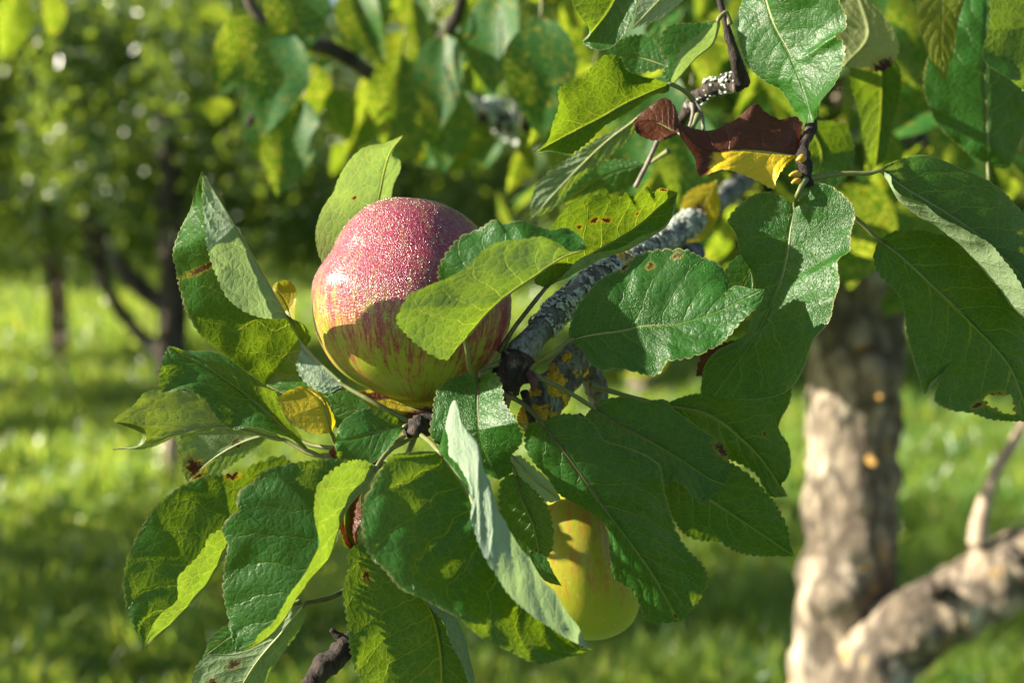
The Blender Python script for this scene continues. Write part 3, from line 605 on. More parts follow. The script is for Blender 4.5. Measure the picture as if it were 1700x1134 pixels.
def build_apple(name, label, mat, left, right, zc, depth_scale, blush_fn, dew_fn, cat='apple', group=None, stalk=True, tilt=(0, 0)):
    """left/right silhouettes as photo pixels top to bottom; the body is a lobed solid of that size"""
    nv, nu = 90, 128
    L = spline(pts(left), 400); Rr = spline(pts(right), 400)
    y0, y1 = L[0, 1], L[-1, 1]
    tt = .5 - .5 * np.cos(np.linspace(0, math.pi, nv)); ys = y0 + (y1 - y0) * tt
    xl = np.interp(ys, np.maximum.accumulate(L[:, 1]), L[:, 0]); xr = np.interp(ys, np.maximum.accumulate(Rr[:, 1]), Rr[:, 0])
    d = FOCUS + zc / 100
    c = (xl + xr) / 2; r = (xr - xl) / 2 / F_PX * d
    cc = W(c, ys, np.full(nv, d)); x_ax = np.array([1., 0, 0]); y_ax = np.array([0, CP, -SP])
    a = np.linspace(0, 2 * math.pi, nu, endpoint=False)
    lob = 1 + .022 * np.cos(5 * a + .6)[None, :] * np.sin(math.pi * tt)[:, None] ** .7 - .022 * np.abs(np.cos(a))[None, :]**8 * np.cos(5 * a + .6)[None, :]
    V = cc[:, None, :] + (x_ax[None, None] * np.cos(a)[None, :, None] + y_ax[None, None] * depth_scale * np.sin(a)[None, :, None]) * (r[:, None] * lob)[..., None]
    V = V + (fbm(V.reshape(-1, 3), 45, 2.0, 2).reshape(nv, nu, 1) * .0004)
    A, T = np.meshgrid(a, tt)
    uv = np.stack([A / (2 * math.pi), 1 - T], -1).reshape(-1, 2)
    base = V.reshape(-1, 3).mean(0); ff, ft = grid_faces(nu, nv, close=True)
    e = thing(name, Vector(base), label, cat, group)
    ff = ff.reshape(-1, 4)[:, ::-1].ravel()
    me = new_mesh('flesh', V.reshape(-1, 3) - base, ff, ft, mat, True, {'param': uv}, {'blush': blush_fn(A, T).ravel(), 'dewy': dew_fn(A, T).ravel()})
    link('skin', me, e)
    return e, V, base

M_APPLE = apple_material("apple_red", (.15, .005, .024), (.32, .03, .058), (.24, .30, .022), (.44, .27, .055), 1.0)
M_APPLE_Y = apple_material("apple_yellow", (.34, .12, .02), (.42, .19, .03), (.26, .30, .015), (.34, .34, .02), 0.0)
# azimuth: pi = left, 3pi/2 = towards camera
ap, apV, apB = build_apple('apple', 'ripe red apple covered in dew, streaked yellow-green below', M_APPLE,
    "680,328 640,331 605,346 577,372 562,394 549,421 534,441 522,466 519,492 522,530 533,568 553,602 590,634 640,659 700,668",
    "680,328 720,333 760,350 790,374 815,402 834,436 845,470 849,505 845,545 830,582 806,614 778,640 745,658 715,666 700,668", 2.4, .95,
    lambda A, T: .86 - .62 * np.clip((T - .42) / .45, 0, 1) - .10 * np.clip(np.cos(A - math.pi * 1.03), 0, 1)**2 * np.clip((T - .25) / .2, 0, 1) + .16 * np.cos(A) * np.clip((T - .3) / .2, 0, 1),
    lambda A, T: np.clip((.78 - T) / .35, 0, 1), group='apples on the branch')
V, f, t = tube(W([705, 745, 800, 850], [660, 672, 650, 612], FOCUS + np.array([2.6, 3.2, 3.0, 2.2]) / 100) - apB, [.0022, .0016, .0016, .002], 8, 30, rough=.1, rscale=300)
link('stalk', new_mesh('stalk', V, f, t, M_TWIG), ap)
def beads(parent, G, org, n, seed, keep, rmin, rmax, name='dew'):
    """domed water beads sitting on a grid surface G (rows x cols, closed round)"""
    r = np.random.default_rng(seed); nv, nu = G.shape[:2]; cen = G.reshape(-1, 3).mean(0); parts = []
    a = np.arange(7) * 2 * math.pi / 7
    dome = np.vstack([[[0, 0, 1.0]]] + [np.stack([np.cos(a) * math.sin(t), np.sin(a) * math.sin(t), np.full(7, math.cos(t))], -1) for t in (.6, 1.15, 1.6)])
    F = []; T = []
    for i in range(7):
        j = (i + 1) % 7; F += [0, 1 + i, 1 + j]; T.append(3)
    for k in (1, 8):
        for i in range(7):
            j = (i + 1) % 7; F += [k + i, k + 7 + i, k + 7 + j, k + j]; T.append(4)
    F = np.array(F); T = np.array(T)
    while len(parts) < n:
        i = r.uniform(2, nv - 3); j = r.uniform(0, nu); ii = int(i); jj = int(j) % nu; j2 = (jj + 1) % nu; fi, fj = i - ii, j - int(j)
        if r.uniform() > keep(i / nv, j / nu * 2 * math.pi): continue
        p = (G[ii, jj] * (1 - fj) + G[ii, j2] * fj) * (1 - fi) + (G[ii + 1, jj] * (1 - fj) + G[ii + 1, j2] * fj) * fi
        nrm = np.cross(G[ii, j2] - G[ii, jj], G[ii + 1, jj] - G[ii, jj]); nrm /= np.linalg.norm(nrm) + 1e-12
        if nrm @ (p - cen) < 0: nrm = -nrm
        t1 = np.cross(nrm, [.3, .2, .9]); t1 /= np.linalg.norm(t1); t2 = np.cross(nrm, t1); s_ = rmin + (rmax - rmin) * r.uniform() ** 3
        parts.append((dome * s_ * np.array([1, 1, .8]) @ np.array([t1, t2, nrm]) + p - nrm * s_ * .1 - org, F, T))
    Vv, ff, ft = merge(parts)
    b = NB('water_beads'); fr = b.n('ShaderNodeFresnel', {'IOR': 1.45})
    gl = b.n('ShaderNodeBsdfGlossy', {'Color': (1, 1, 1), 'Roughness': .22}); tr = b.n('ShaderNodeBsdfTransparent', {'Color': (.96, .96, .96)})
    m = b.done(b.n('ShaderNodeMixShader', {0: b.math('ADD', fr.outputs[0], .08), 1: tr.outputs[0], 2: gl.outputs[0]}).outputs[0])
    o = link(name, new_mesh(name, Vv, ff, ft, m, True), parent); o['kind'] = 'stuff'
beads(ap, apV, apB, 5200, 3, lambda v, a: np.clip((.70 - v) / .2, 0, 1) * (1 if math.sin(a) < .35 else 0), .00012, .00050)
ap2, V2, B2 = build_apple('apple', 'yellow-green apple with faint orange streaks, half hidden behind dark leaves', M_APPLE_Y,
    "955,805 912,812 878,836 858,876 852,922 862,970 885,1015 920,1045 958,1060 985,1062",
    "955,805 998,812 1032,836 1054,876 1064,928 1066,972 1061,1008 1049,1034 1022,1054 985,1062", 5.2, .95,
    lambda A, T: .13 + .26 * np.cos(A + .9) - .45 * np.clip((T - .55) / .3, 0, 1), lambda A, T: A * 0, group='apples on the branch')
V, f, t = tube(W([950, 925, 890, 870], [816, 780, 720, 650], FOCUS + np.array([5.2, 4, 2.4, 1.6]) / 100) - B2, [.0018, .0014, .0014, .0018], 8, 30, rough=.1, rscale=300)
link('stalk', new_mesh('stalk', V, f, t, M_TWIG), ap2)

# ------------------------------------------------------------------ branches
def P3(s):
    p = pts(s); return W(p[:, 0], p[:, 1], p[:, 2] / 100)

def flakes(path, rad, n, size, mat, name, parent, origin, t_rng=(0, 1), seed=1, up=0.15):
    """crusty lichen: many little crumpled lobes growing out of the bark, one part"""
    r = np.random.default_rng(seed); C = spline(path, 200); T = np.gradient(C, axis=0); T /= np.linalg.norm(T, axis=1)[:, None]
    parts = []
    oct_v = np.array([[1, 0, 0], [-1, 0, 0], [0, 1, 0], [0, -1, 0], [0, 0, 1], [0, 0, -1]], float)
    oct_f = np.array([[0, 2, 4], [2, 1, 4], [1, 3, 4], [3, 0, 4], [2, 0, 5], [1, 2, 5], [3, 1, 5], [0, 3, 5]])
    for i in range(n):
        k = int(np.clip(r.uniform(*t_rng), 0, .999) * 200); c = C[k]
        v = r.normal(size=3); v[2] += up; v[1] -= up; v -= T[k] * (v @ T[k]); v /= np.linalg.norm(v)
        rr = np.interp(k / 199, np.linspace(0, 1, len(rad)), rad)
        nz_ = mnoise.noise(Vector((c + v * rr) * 190))
        if nz_ < -.12 + .3 * r.uniform() - .1: continue
        s = size * r.uniform(.4, 1.1) * (1 + 1.1 * max(nz_, 0))
        q = oct_v * (1 + r.normal(size=(6, 3)) * .22) * s * np.array([1, 1, .55])
        ax = r.normal(size=3); ax /= np.linalg.norm(ax); b1 = np.cross(v, ax); b1 /= np.linalg.norm(b1); b2 = np.cross(v, b1)
        q = q @ np.array([b1, b2, v]); parts.append((q + c + v * (rr + s * .15) - origin, oct_f.ravel(), np.full(8, 3)))
    Vv, ff, ft = merge(parts)
    o = link(name, new_mesh(name, Vv, ff, ft, mat, True), parent); o['kind'] = 'stuff'
    return o

def limb(name, parent, origin, path, rad, mat, sides=14, n=80, rough=.25, rscale=110, seed=1.0, knots=()):
    V, f, t = tube(np.asarray(path) - origin, rad, sides, n, rough=rough, rscale=rscale, seed=seed, knots=knots)
    return link(name, new_mesh(name, V, f, t, mat), parent)

mainp = P3("845,612,58.4 862,590,58.6 900,545,59.6 940,503,61 1000,455,63.5 1060,420,67 1110,395,72 1190,335,86 1290,262,120 1400,225,165 1455,220,190")
mainr = [.0055, .0062, .0062, .0066, .0066, .007, .0075, .009, .014, .020, .026]
br = thing('apple_branch', Vector(mainp[0]), 'lichen-covered branch rising to the right behind the apple', 'branch')
org = np.array(br.location)
limb('limb', br, org, mainp, mainr, M_BRANCH, 16, 160, .30, 160, 2)
flakes(mainp[2:8], mainr[2:8], 3600, .00105, M_LICH, 'grey_lichen', br, org, (0, .75), 3)
flakes(mainp[3:6], mainr[3:6], 70, .0015, M_LICHY, 'yellow_lichen', br, org, (.55, .72), 4, up=1.2)
spurp = P3("862,592,58.6 848,622,58.3 820,652,58.8 770,685,58.6 725,700,57.8 692,712,57.2 672,718,57.0")
limb('spur', br, org, spurp, [.0068, .0072, .006, .0048, .0042, .0046, .003], M_TWIG, 12, 90, .35, 260, 5)
budp = P3("878,620,58.0 886,634,57.7 884,650,57.6")
limb('bud', br, org, budp, [.002, .0022, .0006], simple('bud_purple', (.05, .012, .02), (.09, .03, .035), 300, .6), 8, 14, .1, 300, 2)
knob = P3("700,700,57.0 690,712,56.6 684,722,56.5")
limb('twig_end', br, org, knob, [.0030, .0042, .0022], M_TWIG, 10, 16, .4, 300, 8)

sidep = P3("885,712,60.5 905,668,60.8 935,625,61.2 968,588,62 1020,565,63.5 1080,540,66 1130,470,70 1150,420,74")
sider = [.0072, .0078, .0070, .0062, .006, .006, .006, .006]
sb = thing('side_branch', Vector(sidep[0]), 'short side branch crusted with orange-yellow lichen below the main branch', 'branch')
so = np.array(sb.location)
limb('limb', sb, so, sidep, sider, M_BRANCH, 14, 90, .3, 160, 4)
limb('twig', sb, so, P3("962,592,61.8 978,615,62 990,645,62.4 996,680,62.8"), [.0055, .0050, .0045, .004], M_BRANCH, 12, 40, .35, 200, 6)
flakes(sidep[:4], sider[:4], 5200, .00105, M_LICHY, 'yellow_lichen', sb, so, (.0, .85), 6)
flakes(sidep[2:6], sider[2:6], 700, .0011, M_LICH, 'grey_lichen', sb, so, (.2, 1), 7)

upp = P3("1188,-30,61 1205,40,60.6 1222,100,60.8 1232,135,61.5 1190,140,63 1155,165,64 1130,200,65")
ut = thing('upright_twig', Vector(upp[0]), 'thin dark twig coming down from the top edge to the withered leaves', 'twig')
uo = np.array(ut.location)
limb('twig', ut, uo, upp[:4], [.0012, .0015, .0022, .0036], M_TWIG, 10, 50, .25, 260, 3)
limb('spur', ut, uo, upp[3:], [.0042, .004, .0034, .0024], M_TWIG, 12, 50, .5, 180, 4)
flakes(upp[3:6], [.0042, .004, .0036], 260, .0009, M_LICH, 'grey_lichen', ut, uo, (0, 1), 9)
for s, r in (("1148,165,63.4 1150,190,62.6 1140,225,62", .0009), ("1152,165,63.4 1165,190,62.8 1168,215,62.6", .0008), ("1100,215,62.5 1080,260,63 1055,310,64", .0011)):
    limb('dry_stalk', ut, uo, P3(s), [r, r, r], simple('dry_stalk_grey', (.12, .10, .09), (.24, .21, .18), 300, .8), 7, 20, .15, 300, 2)

nodep = P3("1348,206,60 1343,220,59.2 1334,245,58.6 1336,290,58.2 1340,310,58.2")
nd = thing('fruiting_spur', Vector(nodep[0]), 'dark knobby spur carrying the heart-shaped leaf and the withered leaf', 'twig')
no = np.array(nd.location)
limb('spur', nd, no, nodep, [.0024, .0022, .0020, .0034, .0024], M_TWIG, 10, 60, .5, 240, 4)
limb('twig', nd, no, P3("1348,206,60 1336,150,63 1322,80,72 1305,10,95 1300,-60,140"), [.0024, .003, .004, .006, .010], M_TWIG, 10, 40, .3, 120, 2)
for k, (x, y) in enumerate(((1330, 262), (1318, 288), (1322, 300))):
    limb('bud_scale', nd, no, P3(f"1336,{y+5},58.2 {x},{y},57.9 {x-8},{y+4},57.9"), [.0008, .0017, .0005], simple('bud_scale_yellow%s' % 'abc'[k], (.30, .18, .02), (.5, .32, .03), 300, .6), 8, 14, .3, 300, k)

bt = P3("515,1145,59.5 540,1105,59.8 565,1085,60.2 590,1065,60.8 640,1020,61 700,900,61 760,760,60 830,650,59")
tw = thing('bottom_twig', Vector(bt[0]), 'dark knobbly twig sticking out at the bottom edge of the photo', 'twig')
limb('twig', tw, np.array(tw.location), bt, [.0042, .0050, .0044, .0048, .004, .004, .004, .005], M_TWIG, 12, 120, .4, 220, 5)
limb('side_shoot', tw, np.array(tw.location), bt[3:4] + np.array([[0, 0, 0], [-.004, -.002, .001], [-.010, -.003, .006]]), [.0025, .002, .001], M_TWIG, 8, 16, .3, 300, 3)

# ------------------------------------------------------------------ generic leaves (blurred ones)
def simple_leaf_mesh(name, L, Wd, fold, bend, nu=7, nv=12, wav=.06, seed=0):
    v = np.linspace(0, 1, nv); u = np.linspace(-1, 1, nu)
    half = Wd / 2 * np.sin(math.pi * v ** .82) ** .8 * (1 - .12 * v); half[0] = half[-1] = 0
    U, V_ = np.meshgrid(u, v); X = U * half[:, None]; Y = V_ * L
    Z = fold * np.abs(X) - bend * L * V_**2 + wav * L * np.sin(V_ * 7 + seed + U * 1.5) * np.abs(U) * half[:, None] / (Wd / 2)
    P = np.stack([X, Y, Z], -1).reshape(-1, 3)
    s = np.array([[0, -L * .32, -.02 * L], [0, 0, 0]])
    sv, sf, st = tube(np.array([[0, -L * .35, -.03 * L], [0, -L * .15, 0], [0, .02 * L, 0]]), [L * .012] * 3, 5, 6)
    ff, ft = grid_faces(nu, nv)
    return new_mesh(name, P, ff, ft, M_BOUGH), new_mesh(name + '_stalk', sv, sf, st, M_STALK)

VAR = [simple_leaf_mesh('blade', .085, .052, .35, .15, seed=1), simple_leaf_mesh('blade', .075, .05, .15, .3, seed=3), simple_leaf_mesh('blade', .08, .046, .7, .1, seed=5)]
from mathutils import Matrix
def place_leaf(label, px, py, d, ang, tilt, roll, size, var, group):
    """ang: direction of the tip in the picture plane (deg, 0 right, 90 up); tilt away, roll about the midrib"""
    e = thing('apple_leaf', Vector(W(px, py, d)), label, 'leaf', group)
    ca = cam.rotation_euler.to_matrix().to_4x4()
    rot = ca @ Matrix.Rotation(R(ang - 90), 4, 'Z') @ Matrix.Rotation(R(tilt), 4, 'X') @ Matrix.Rotation(R(roll), 4, 'Y')
    nz = lambda m: m.to_3x3() @ Vector((0, 0, 1))
    if abs(roll) >= 40:        # lit leaves show the side away from the sun
        vd = Vector(W(px, py, 1.0)) - Vector((0, 0, CAM_H)); best = None
        for rr in (roll, -roll):
            m = ca @ Matrix.Rotation(R(ang - 90), 4, 'Z') @ Matrix.Rotation(R(tilt), 4, 'X') @ Matrix.Rotation(R(rr * .8), 4, 'Y'); q = nz(m)
            sc = (q @ SUNV) * (1 if q @ vd > 0 else -1)
            if best is None or sc > best[0]: best = (sc, m)
        rot = best[1]
    e.rotation_euler = rot.to_euler(); e.scale = (size,) * 3
    link('blade', VAR[var][0], e, (0, -.042 * 1, 0)); link('stalk', VAR[var][1], e, (0, -.042, 0))
    return e

GB = 'blurred leaves on the bough behind the apple'
hero = [  # px, py, d, ang, tilt, roll, size, var, label
    (660, 80, 1.20, 200, 10, 60, 0.82, 1, 'large bright yellow-green blurred leaf at the top middle, below the patch of sky'),
    (352, 180, 1.25, 190, 20, 50, 0.48, 1, 'small bright yellow blurred leaf standing out at the upper left'),
    (525, 112, 1.3, 330, 30, 65, 0.43, 0, 'lime-green blurred leaf tip beside the dark limb at the upper left'),
    (595, 190, 1.3, 230, 10, 60, 0.66, 0, 'bright blurred leaf slanting down left under the dark limb'),
    (500, 185, 1.35, 215, 20, 55, 0.58, 2, 'yellow-green blurred leaf left of the slanting bright one'),
    (562, 265, 1.45, 270, 10, 60, 0.47, 1, 'round yellow blurred leaf just above the leaf behind the apple'),
    (798, 255, 1.3, 268, 0, 60, 0.56, 0, 'upright yellow blurred leaf hanging above the right of the apple'),
    (855, 272, 1.00, 262, -10, -65, 0.62, 2, 'whitish blurred leaf hanging above the leaf over the apple'),
    (895, 130, .92, 268, 10, 10, 1.05, 1, 'large dark blurred leaf hanging left of the pointed upper leaf'),
    (820, 60, 1.02, 262, 20, 30, 1.01, 0, 'long grey-green blurred leaf hanging at the top middle'),
    (450, 140, 1.00, 250, 10, 10, 1.01, 1, 'broad dark blurred leaf at the upper left of the bough'),
    (480, 240, 1.02, 255, 10, 5, 0.90, 0, 'dark blurred leaf hanging lowest on the left of the bough'),
    (488, 30, 1.0, 260, 10, 5, 1.01, 1, 'dark blurred leaf at the top edge left of the patch of sky'),
    (730, 130, 1.02, 265, 10, 20, 0.86, 0, 'mid green blurred leaf under the middle of the limb'),
    (760, 40, 1.05, 240, 20, 40, 0.78, 2, 'two-toned blurred leaf at the top, right of the bright one'),
    (20, 40, 1.35, 265, 10, 55, 0.80, 0, 'yellow-lit blurred leaf in the top left corner'),
    (92, 25, 1.4, 280, 10, 60, 0.62, 1, 'bright blurred leaf at the top edge near the left corner'),
    (1205, 400, .95, 250, 10, 60, 0.66, 1, 'bright yellow blurred leaf between the hooked leaf and the heart-shaped leaf'),
    (1260, 60, .95, 280, 10, 30, 0.70, 0, 'blurred leaf behind the twig at the top right'),
    (455, 215, 1.06, 285, 10, 12, 1.00, 0, 'dark green blurred leaf over the thin hanging twig at the upper left'),
    (395, 95, 1.08, 240, 10, -10, 0.95, 1, 'dark green blurred leaf at the left end of the bough'),
    (610, 45, 1.06, 290, 10, 15, 0.85, 2, 'dark green blurred leaf just right of the sky gap'),
    (655, 165, 1.08, 262, 10, -12, 0.90, 0, 'dark green blurred leaf hanging across the middle of the bough'),
    (740, 215, 1.08, 258, 10, 10, 0.90, 1, 'dark green blurred leaf hanging below the lichened part of the bough'),
    (960, 40, 1.0, 265, 10, 40, 0.78, 1, 'green blurred leaf behind the dark pale-rimmed leaf'),
]
for (px, py, d, a, ti, ro, sz, va, lb) in hero: place_leaf(lb, px, py, d * (1.25 if abs(ro) >= 40 else 1.04), a, ti, ro, sz * (1.18 if abs(ro) >= 40 else 1.0), va, GB)
n_fill = 125
for i in range(n_fill):
    px = random.uniform(480, 1330); py = random.uniform(-110, 250) - 60 * (px > 1000); d = random.uniform(1.15, 1.75)
    if abs(px - 566) < 48 and py < 62: continue
    place_leaf('out-of-focus green leaf of the bough above and behind the apple', px, py, d, random.gauss(262, 30), random.uniform(-30, 30), random.uniform(-75, 75) if i % 4 == 0 else random.gauss(0, 18), random.uniform(.55, .95), i % 3, 'small out-of-focus leaves along the bough')
for i in range(26):
    px = random.uniform(890, 1330); py = random.uniform(40, 330); d = random.uniform(.92, 1.25)
    place_leaf('shaded out-of-focus leaf behind the blotched leaf and the withered leaf', px, py, d, random.gauss(255, 35), random.uniform(-30, 30), random.uniform(-38, 38), random.uniform(.6, .9), i % 3, 'shaded leaves behind the withered leaf')
for i in range(44):
    px = random.uniform(1370, 1740); py = random.uniform(-60, 440); d = random.uniform(1.0, 1.7)
    place_leaf('out-of-focus shaded leaf in the dark crown right of the trunk top', px, py, d, random.gauss(265, 35), random.uniform(-30, 30), random.uniform(-60, 60) if i % 4 == 0 else random.gauss(0, 18), random.uniform(.7, 1.05), i % 3, 'small out-of-focus leaves around the trunk top')

bp = P3("395,-60,112 425,20,113 470,55,114 560,85,116 610,118,118 690,160,122 770,188,128 860,205,136 960,250,150 1120,270,170 1300,250,188 1420,230,196")
bgh = thing('overhanging_bough', Vector(bp[-1]), 'dark blurred bough crossing the top of the photo behind the leaves', 'bough')
bo = np.array(bgh.location)
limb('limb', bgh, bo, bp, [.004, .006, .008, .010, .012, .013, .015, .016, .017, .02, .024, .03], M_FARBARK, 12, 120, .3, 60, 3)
flakes(bp[5:9], [.015, .016, .017, .018], 260, .006, M_LICH, 'grey_lichen', bgh, bo, (.1, .75), 12, up=.6)
limb('twig', bgh, bo, P3("470,55,114 440,110,112 425,180,110 410,210,109"), [.005, .004, .003, .002], M_FARBARK, 8, 30, .3, 90, 2)
limb('twig', bgh, bo, P3("690,160,122 720,90,118 760,20,112 780,-60,108"), [.007, .006, .005, .004], M_FARBARK, 8, 30, .3, 90, 5)

# ------------------------------------------------------------------ the apple tree itself (trunk 1.9 m away)
def ground_pt(px, py):
    """photo pixel on the ground plane"""
    r = W(px, py, 1.0) - np.array([0, 0, CAM_H]); k = -CAM_H / r[2]; return np.array([0, 0, CAM_H]) + r * k
D = 190
trunkp = P3(f"1395,1800,{D} 1395,1500,{D} 1392,1250,{D} 1398,1080,{D} 1412,900,{D} 1416,740,{D} 1420,600,{D} 1436,480,{D+1} 1452,340,{D+2} 1455,200,{D+3} 1440,60,{D+4} 1420,-120,{D+6} 1400,-420,{D+8}")
tree = thing('apple_tree', Vector((trunkp[0][0], trunkp[0][1], 0)), 'apple tree trunk with pale sunlit bark standing at the right behind the leaves', 'tree')
to = np.array(tree.location)
limb('trunk', tree, to, trunkp, [.095, .08, .075, .072, .063, .060, .060, .058, .055, .052, .048, .042, .03], M_TRUNK, 40, 260, .16, 26, 3,
     knots=[(.36, 4.2, .5, .02), (.52, 5.0, .35, .02), (.58, 3.6, .4, .015), (.44, 1.0, .3, .02)])
lb = limb('lower_limb', tree, to, P3(f"1400,1235,{D-2} 1440,1130,{D-5} 1500,1055,{D-8} 1580,1005,{D-10} 1680,950,{D-12} 1800,905,{D-14} 1960,850,{D-14}"), [.05, .052, .050, .046, .044, .042, .04], M_TRUNK, 32, 160, .2, 30, 5,
          knots=[(.38, 4.0, .35, .03), (.58, 3.6, .3, .03), (.25, 4.6, .35, .03)])
lb['label'] = 'thick sunlit limb forking off low to the right'
for (x0, y0, z0, x1, y1, z1) in ((1420, 1140, 183, 1480, 1010, 185), (1445, 1150, 180, 1510, 1040, 181)):
    limb('bark_ridge', tree, to, P3(f"{x0},{y0},{z0} {(x0+x1)/2+4},{(y0+y1)/2},{(z0+z1)/2-1} {x1},{y1},{z1}"), [.012, .018, .006], M_TRUNK, 12, 40, .3, 60, 6)
for (x, y, z, r) in ((1548, 985, 178.5, .011), (1690, 928, 176, .010), (1462, 660, 186, .0052), (1452, 770, 186.4, .0058)):
    P = W(x, y, z / 100 - .045); V, f, t = tube(np.array([P + np.array([0, .03, 0]), P, P - np.array([0, .006, 0])]) - to, [r * 1.1, r, r * .6], 12, 12, rough=.2, rscale=90)
    link('knot', new_mesh('knot', V, f, t, M_FARBARK if y > 900 else simple('knot_lichen', (.22, .12, .03), (.36, .22, .05), 120, .9)), tree)
limb('water_shoot', tree, to, P3(f"1622,905,{D-13} 1628,860,{D-13} 1650,790,{D-13} 1690,720,{D-12} 1712,660,{D-12} 1760,500,{D-10}"), [.013, .0085, .0070, .0066, .006, .004], simple('shoot_bark', (.30, .22, .16), (.42, .33, .24), 60, .8), 10, 60, .12, 50, 3)['label'] = 'slim pale shoot rising from the limb'
limb('upper_limb', tree, to, P3(f"1452,340,{D+2} 1530,250,{D+10} 1640,150,{D+25} 1800,40,{D+40}"), [.04, .032, .026, .018], M_TRUNK, 14, 40, .2, 30, 3)
limb('upper_limb', tree, to, P3(f"1436,470,{D+1} 1500,420,{D+12} 1600,380,{D+30} 1760,330,{D+60}"), [.035, .03, .026, .018], M_FARBARK, 14, 40, .2, 30, 7)

def leaf_cloud(centres, n, spread, L, seed, flat=.5):
    """n bent leaf-shaped faces scattered round twig ends"""
    r = np.random.default_rng(seed); centres = np.asarray(centres)
    c = centres[r.integers(len(centres), size=n)] + r.normal(size=(n, 3)) * spread
    d = r.normal(size=(n, 3)) * np.array([1, 1, .7]) + np.array([0, 0, -.5]); d /= np.linalg.norm(d, axis=1)[:, None]
    q = r.normal(size=(n, 3)) + np.array([0, 0, flat * 2]); q -= d * (q * d).sum(1)[:, None]; q /= np.linalg.norm(q, axis=1)[:, None]
    s = np.cross(d, q); l = (L * r.uniform(.7, 1.2, n))[:, None]; wd = l * .29
    V = np.stack([c, c + d * l * .28 + s * wd * .8 + q * wd * .3, c + d * l * .62 + s * wd * .8 + q * wd * .25, c + d * l - q * l * .12,
                  c + d * l * .62 - s * wd * .8 + q * wd * .25, c + d * l * .28 - s * wd * .8 + q * wd * .3], 1).reshape(-1, 3)
    b = np.arange(n)[:, None] * 6
    F = np.concatenate([b + np.array([[0, 1, 2, 3]]), b + np.array([[0, 3, 4, 5]])], 1).reshape(-1)
    return V, F, np.full(2 * n, 4)

# main tree crown: leaves behind and above, mostly right of and beyond the trunk
r_ = np.random.default_rng(5); cen = []
while len(cen) < 600:
    p = np.array([r_.uniform(-.5, 3.0), r_.uniform(1.55, 3.4), r_.uniform(.95, 3.0)])
    px = CX + p[0] / p[1] * F_PX; py = 300 - (p[2] - CAM_H) / p[1] * F_PX
    if py > (470 if px > 1330 else 400 if px > 1130 else 190 if px > 900 else -30): continue
    if abs(px - 1420) < 130 and p[1] < 2.1 and py > 60: continue
    if len(cen) < 210 and not (900 < px < 1330 and abs(p[1] - 1.92) < .25): continue
    cen.append(p)
V, F, T = leaf_cloud(cen, 12500, .085, .07, 6)
shade = np.array([W(x, y, 1.9) + np.array(SUNV) * t for x in (1360, 1410, 1460) for y in (400, 450, 500, 545) for t in (.14, .20, .27)])
V2_, F2_, T2_ = leaf_cloud(shade, 620, .035, .065, 16)        # the leaves whose shade falls on the top of the trunk
V, F, T = merge([(V, F, T), (V2_, F2_, T2_)])
link('crown', new_mesh('crown', V - to, F, T, M_CROWN), tree)

# ------------------------------------------------------------------ orchard trees behind
def orchard_tree(name, x, y, label, trunk_pts, trunk_r, crown_c, crown_r, n_cl, n_leaf, limbs=(), seed=1, mat=M_FARBARK, low=.8, leafL=.075):
    e = thing(name, Vector((x, y, 0)), label, 'tree', 'orchard trees in the background'); o = np.array([x, y, 0.])
    V, f, t = tube(np.asarray(trunk_pts, float), trunk_r, 14, 40, rough=.2, rscale=9, seed=seed)
    link('trunk', new_mesh('trunk', V, f, t, mat), e)
    for lp, lr in limbs:
        V, f, t = tube(np.asarray(lp, float), lr, 10, 40, rough=.2, rscale=12, seed=seed + 1); link('limb', new_mesh('limb', V, f, t, mat), e)
    r = np.random.default_rng(seed); cen = []
    while len(cen) < n_cl:
        p = r.normal(size=3); p /= np.linalg.norm(p); p = p * r.uniform(.35, 1) ** .5 * np.array(crown_r) + np.array(crown_c)
        if p[2] < low + .25 * r.uniform(): continue
        q = (p + o) - np.array([0, 0, CAM_H])
        if q[1] > 0 and abs(CX + q[0] / q[1] * F_PX - 572) < 48 and 300 - q[2] / q[1] * F_PX < 58: continue      # a gap the sky shows through
        cen.append(p)
    V, F, T = leaf_cloud(cen, n_leaf, .13, leafL, seed + 9)
    link('crown', new_mesh('crown', V, F, T, M_FAR), e)
    return e

g = ground_pt(287, 642)
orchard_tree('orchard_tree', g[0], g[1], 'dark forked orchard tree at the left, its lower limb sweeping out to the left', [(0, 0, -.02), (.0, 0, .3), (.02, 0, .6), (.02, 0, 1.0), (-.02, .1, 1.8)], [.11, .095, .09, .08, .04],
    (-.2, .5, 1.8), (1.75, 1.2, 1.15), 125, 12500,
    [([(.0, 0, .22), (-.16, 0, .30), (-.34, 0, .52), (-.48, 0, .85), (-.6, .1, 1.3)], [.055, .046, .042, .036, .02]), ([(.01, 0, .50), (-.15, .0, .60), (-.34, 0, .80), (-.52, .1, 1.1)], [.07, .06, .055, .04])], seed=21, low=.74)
g = ground_pt(97, 606)
orchard_tree('orchard_tree', g[0], g[1], 'slender young orchard tree at the far left with a straight thin trunk', [(0, 0, -.02), (0, 0, .4), (-.03, 0, .9), (-.05, 0, 1.7)], [.06, .05, .045, .02], (-.3, .4, 1.85), (1.6, 1.2, 1.15), 95, 9000, seed=31, low=.72)
V, f, t = tube(np.array([[0, 0, -.05], [0, 0, .4], [0, 0, .82]]), [.035, .035, .033], 10, 12, rough=.06, rscale=9)
st = thing('tree_stake', Vector((g[0] + .07, g[1] - .08, 0)), 'pale wooden stake beside the slender young tree at the far left', 'stake')
link('post', new_mesh('post', V, f, t, M_PALEBARK), st)
g = ground_pt(287, 815)
V, f, t = tube(np.array([[0, 0, -.03], [0, 0, .15], [.005, 0, .31]]), [.036, .034, .03], 12, 14, rough=.12, rscale=12)
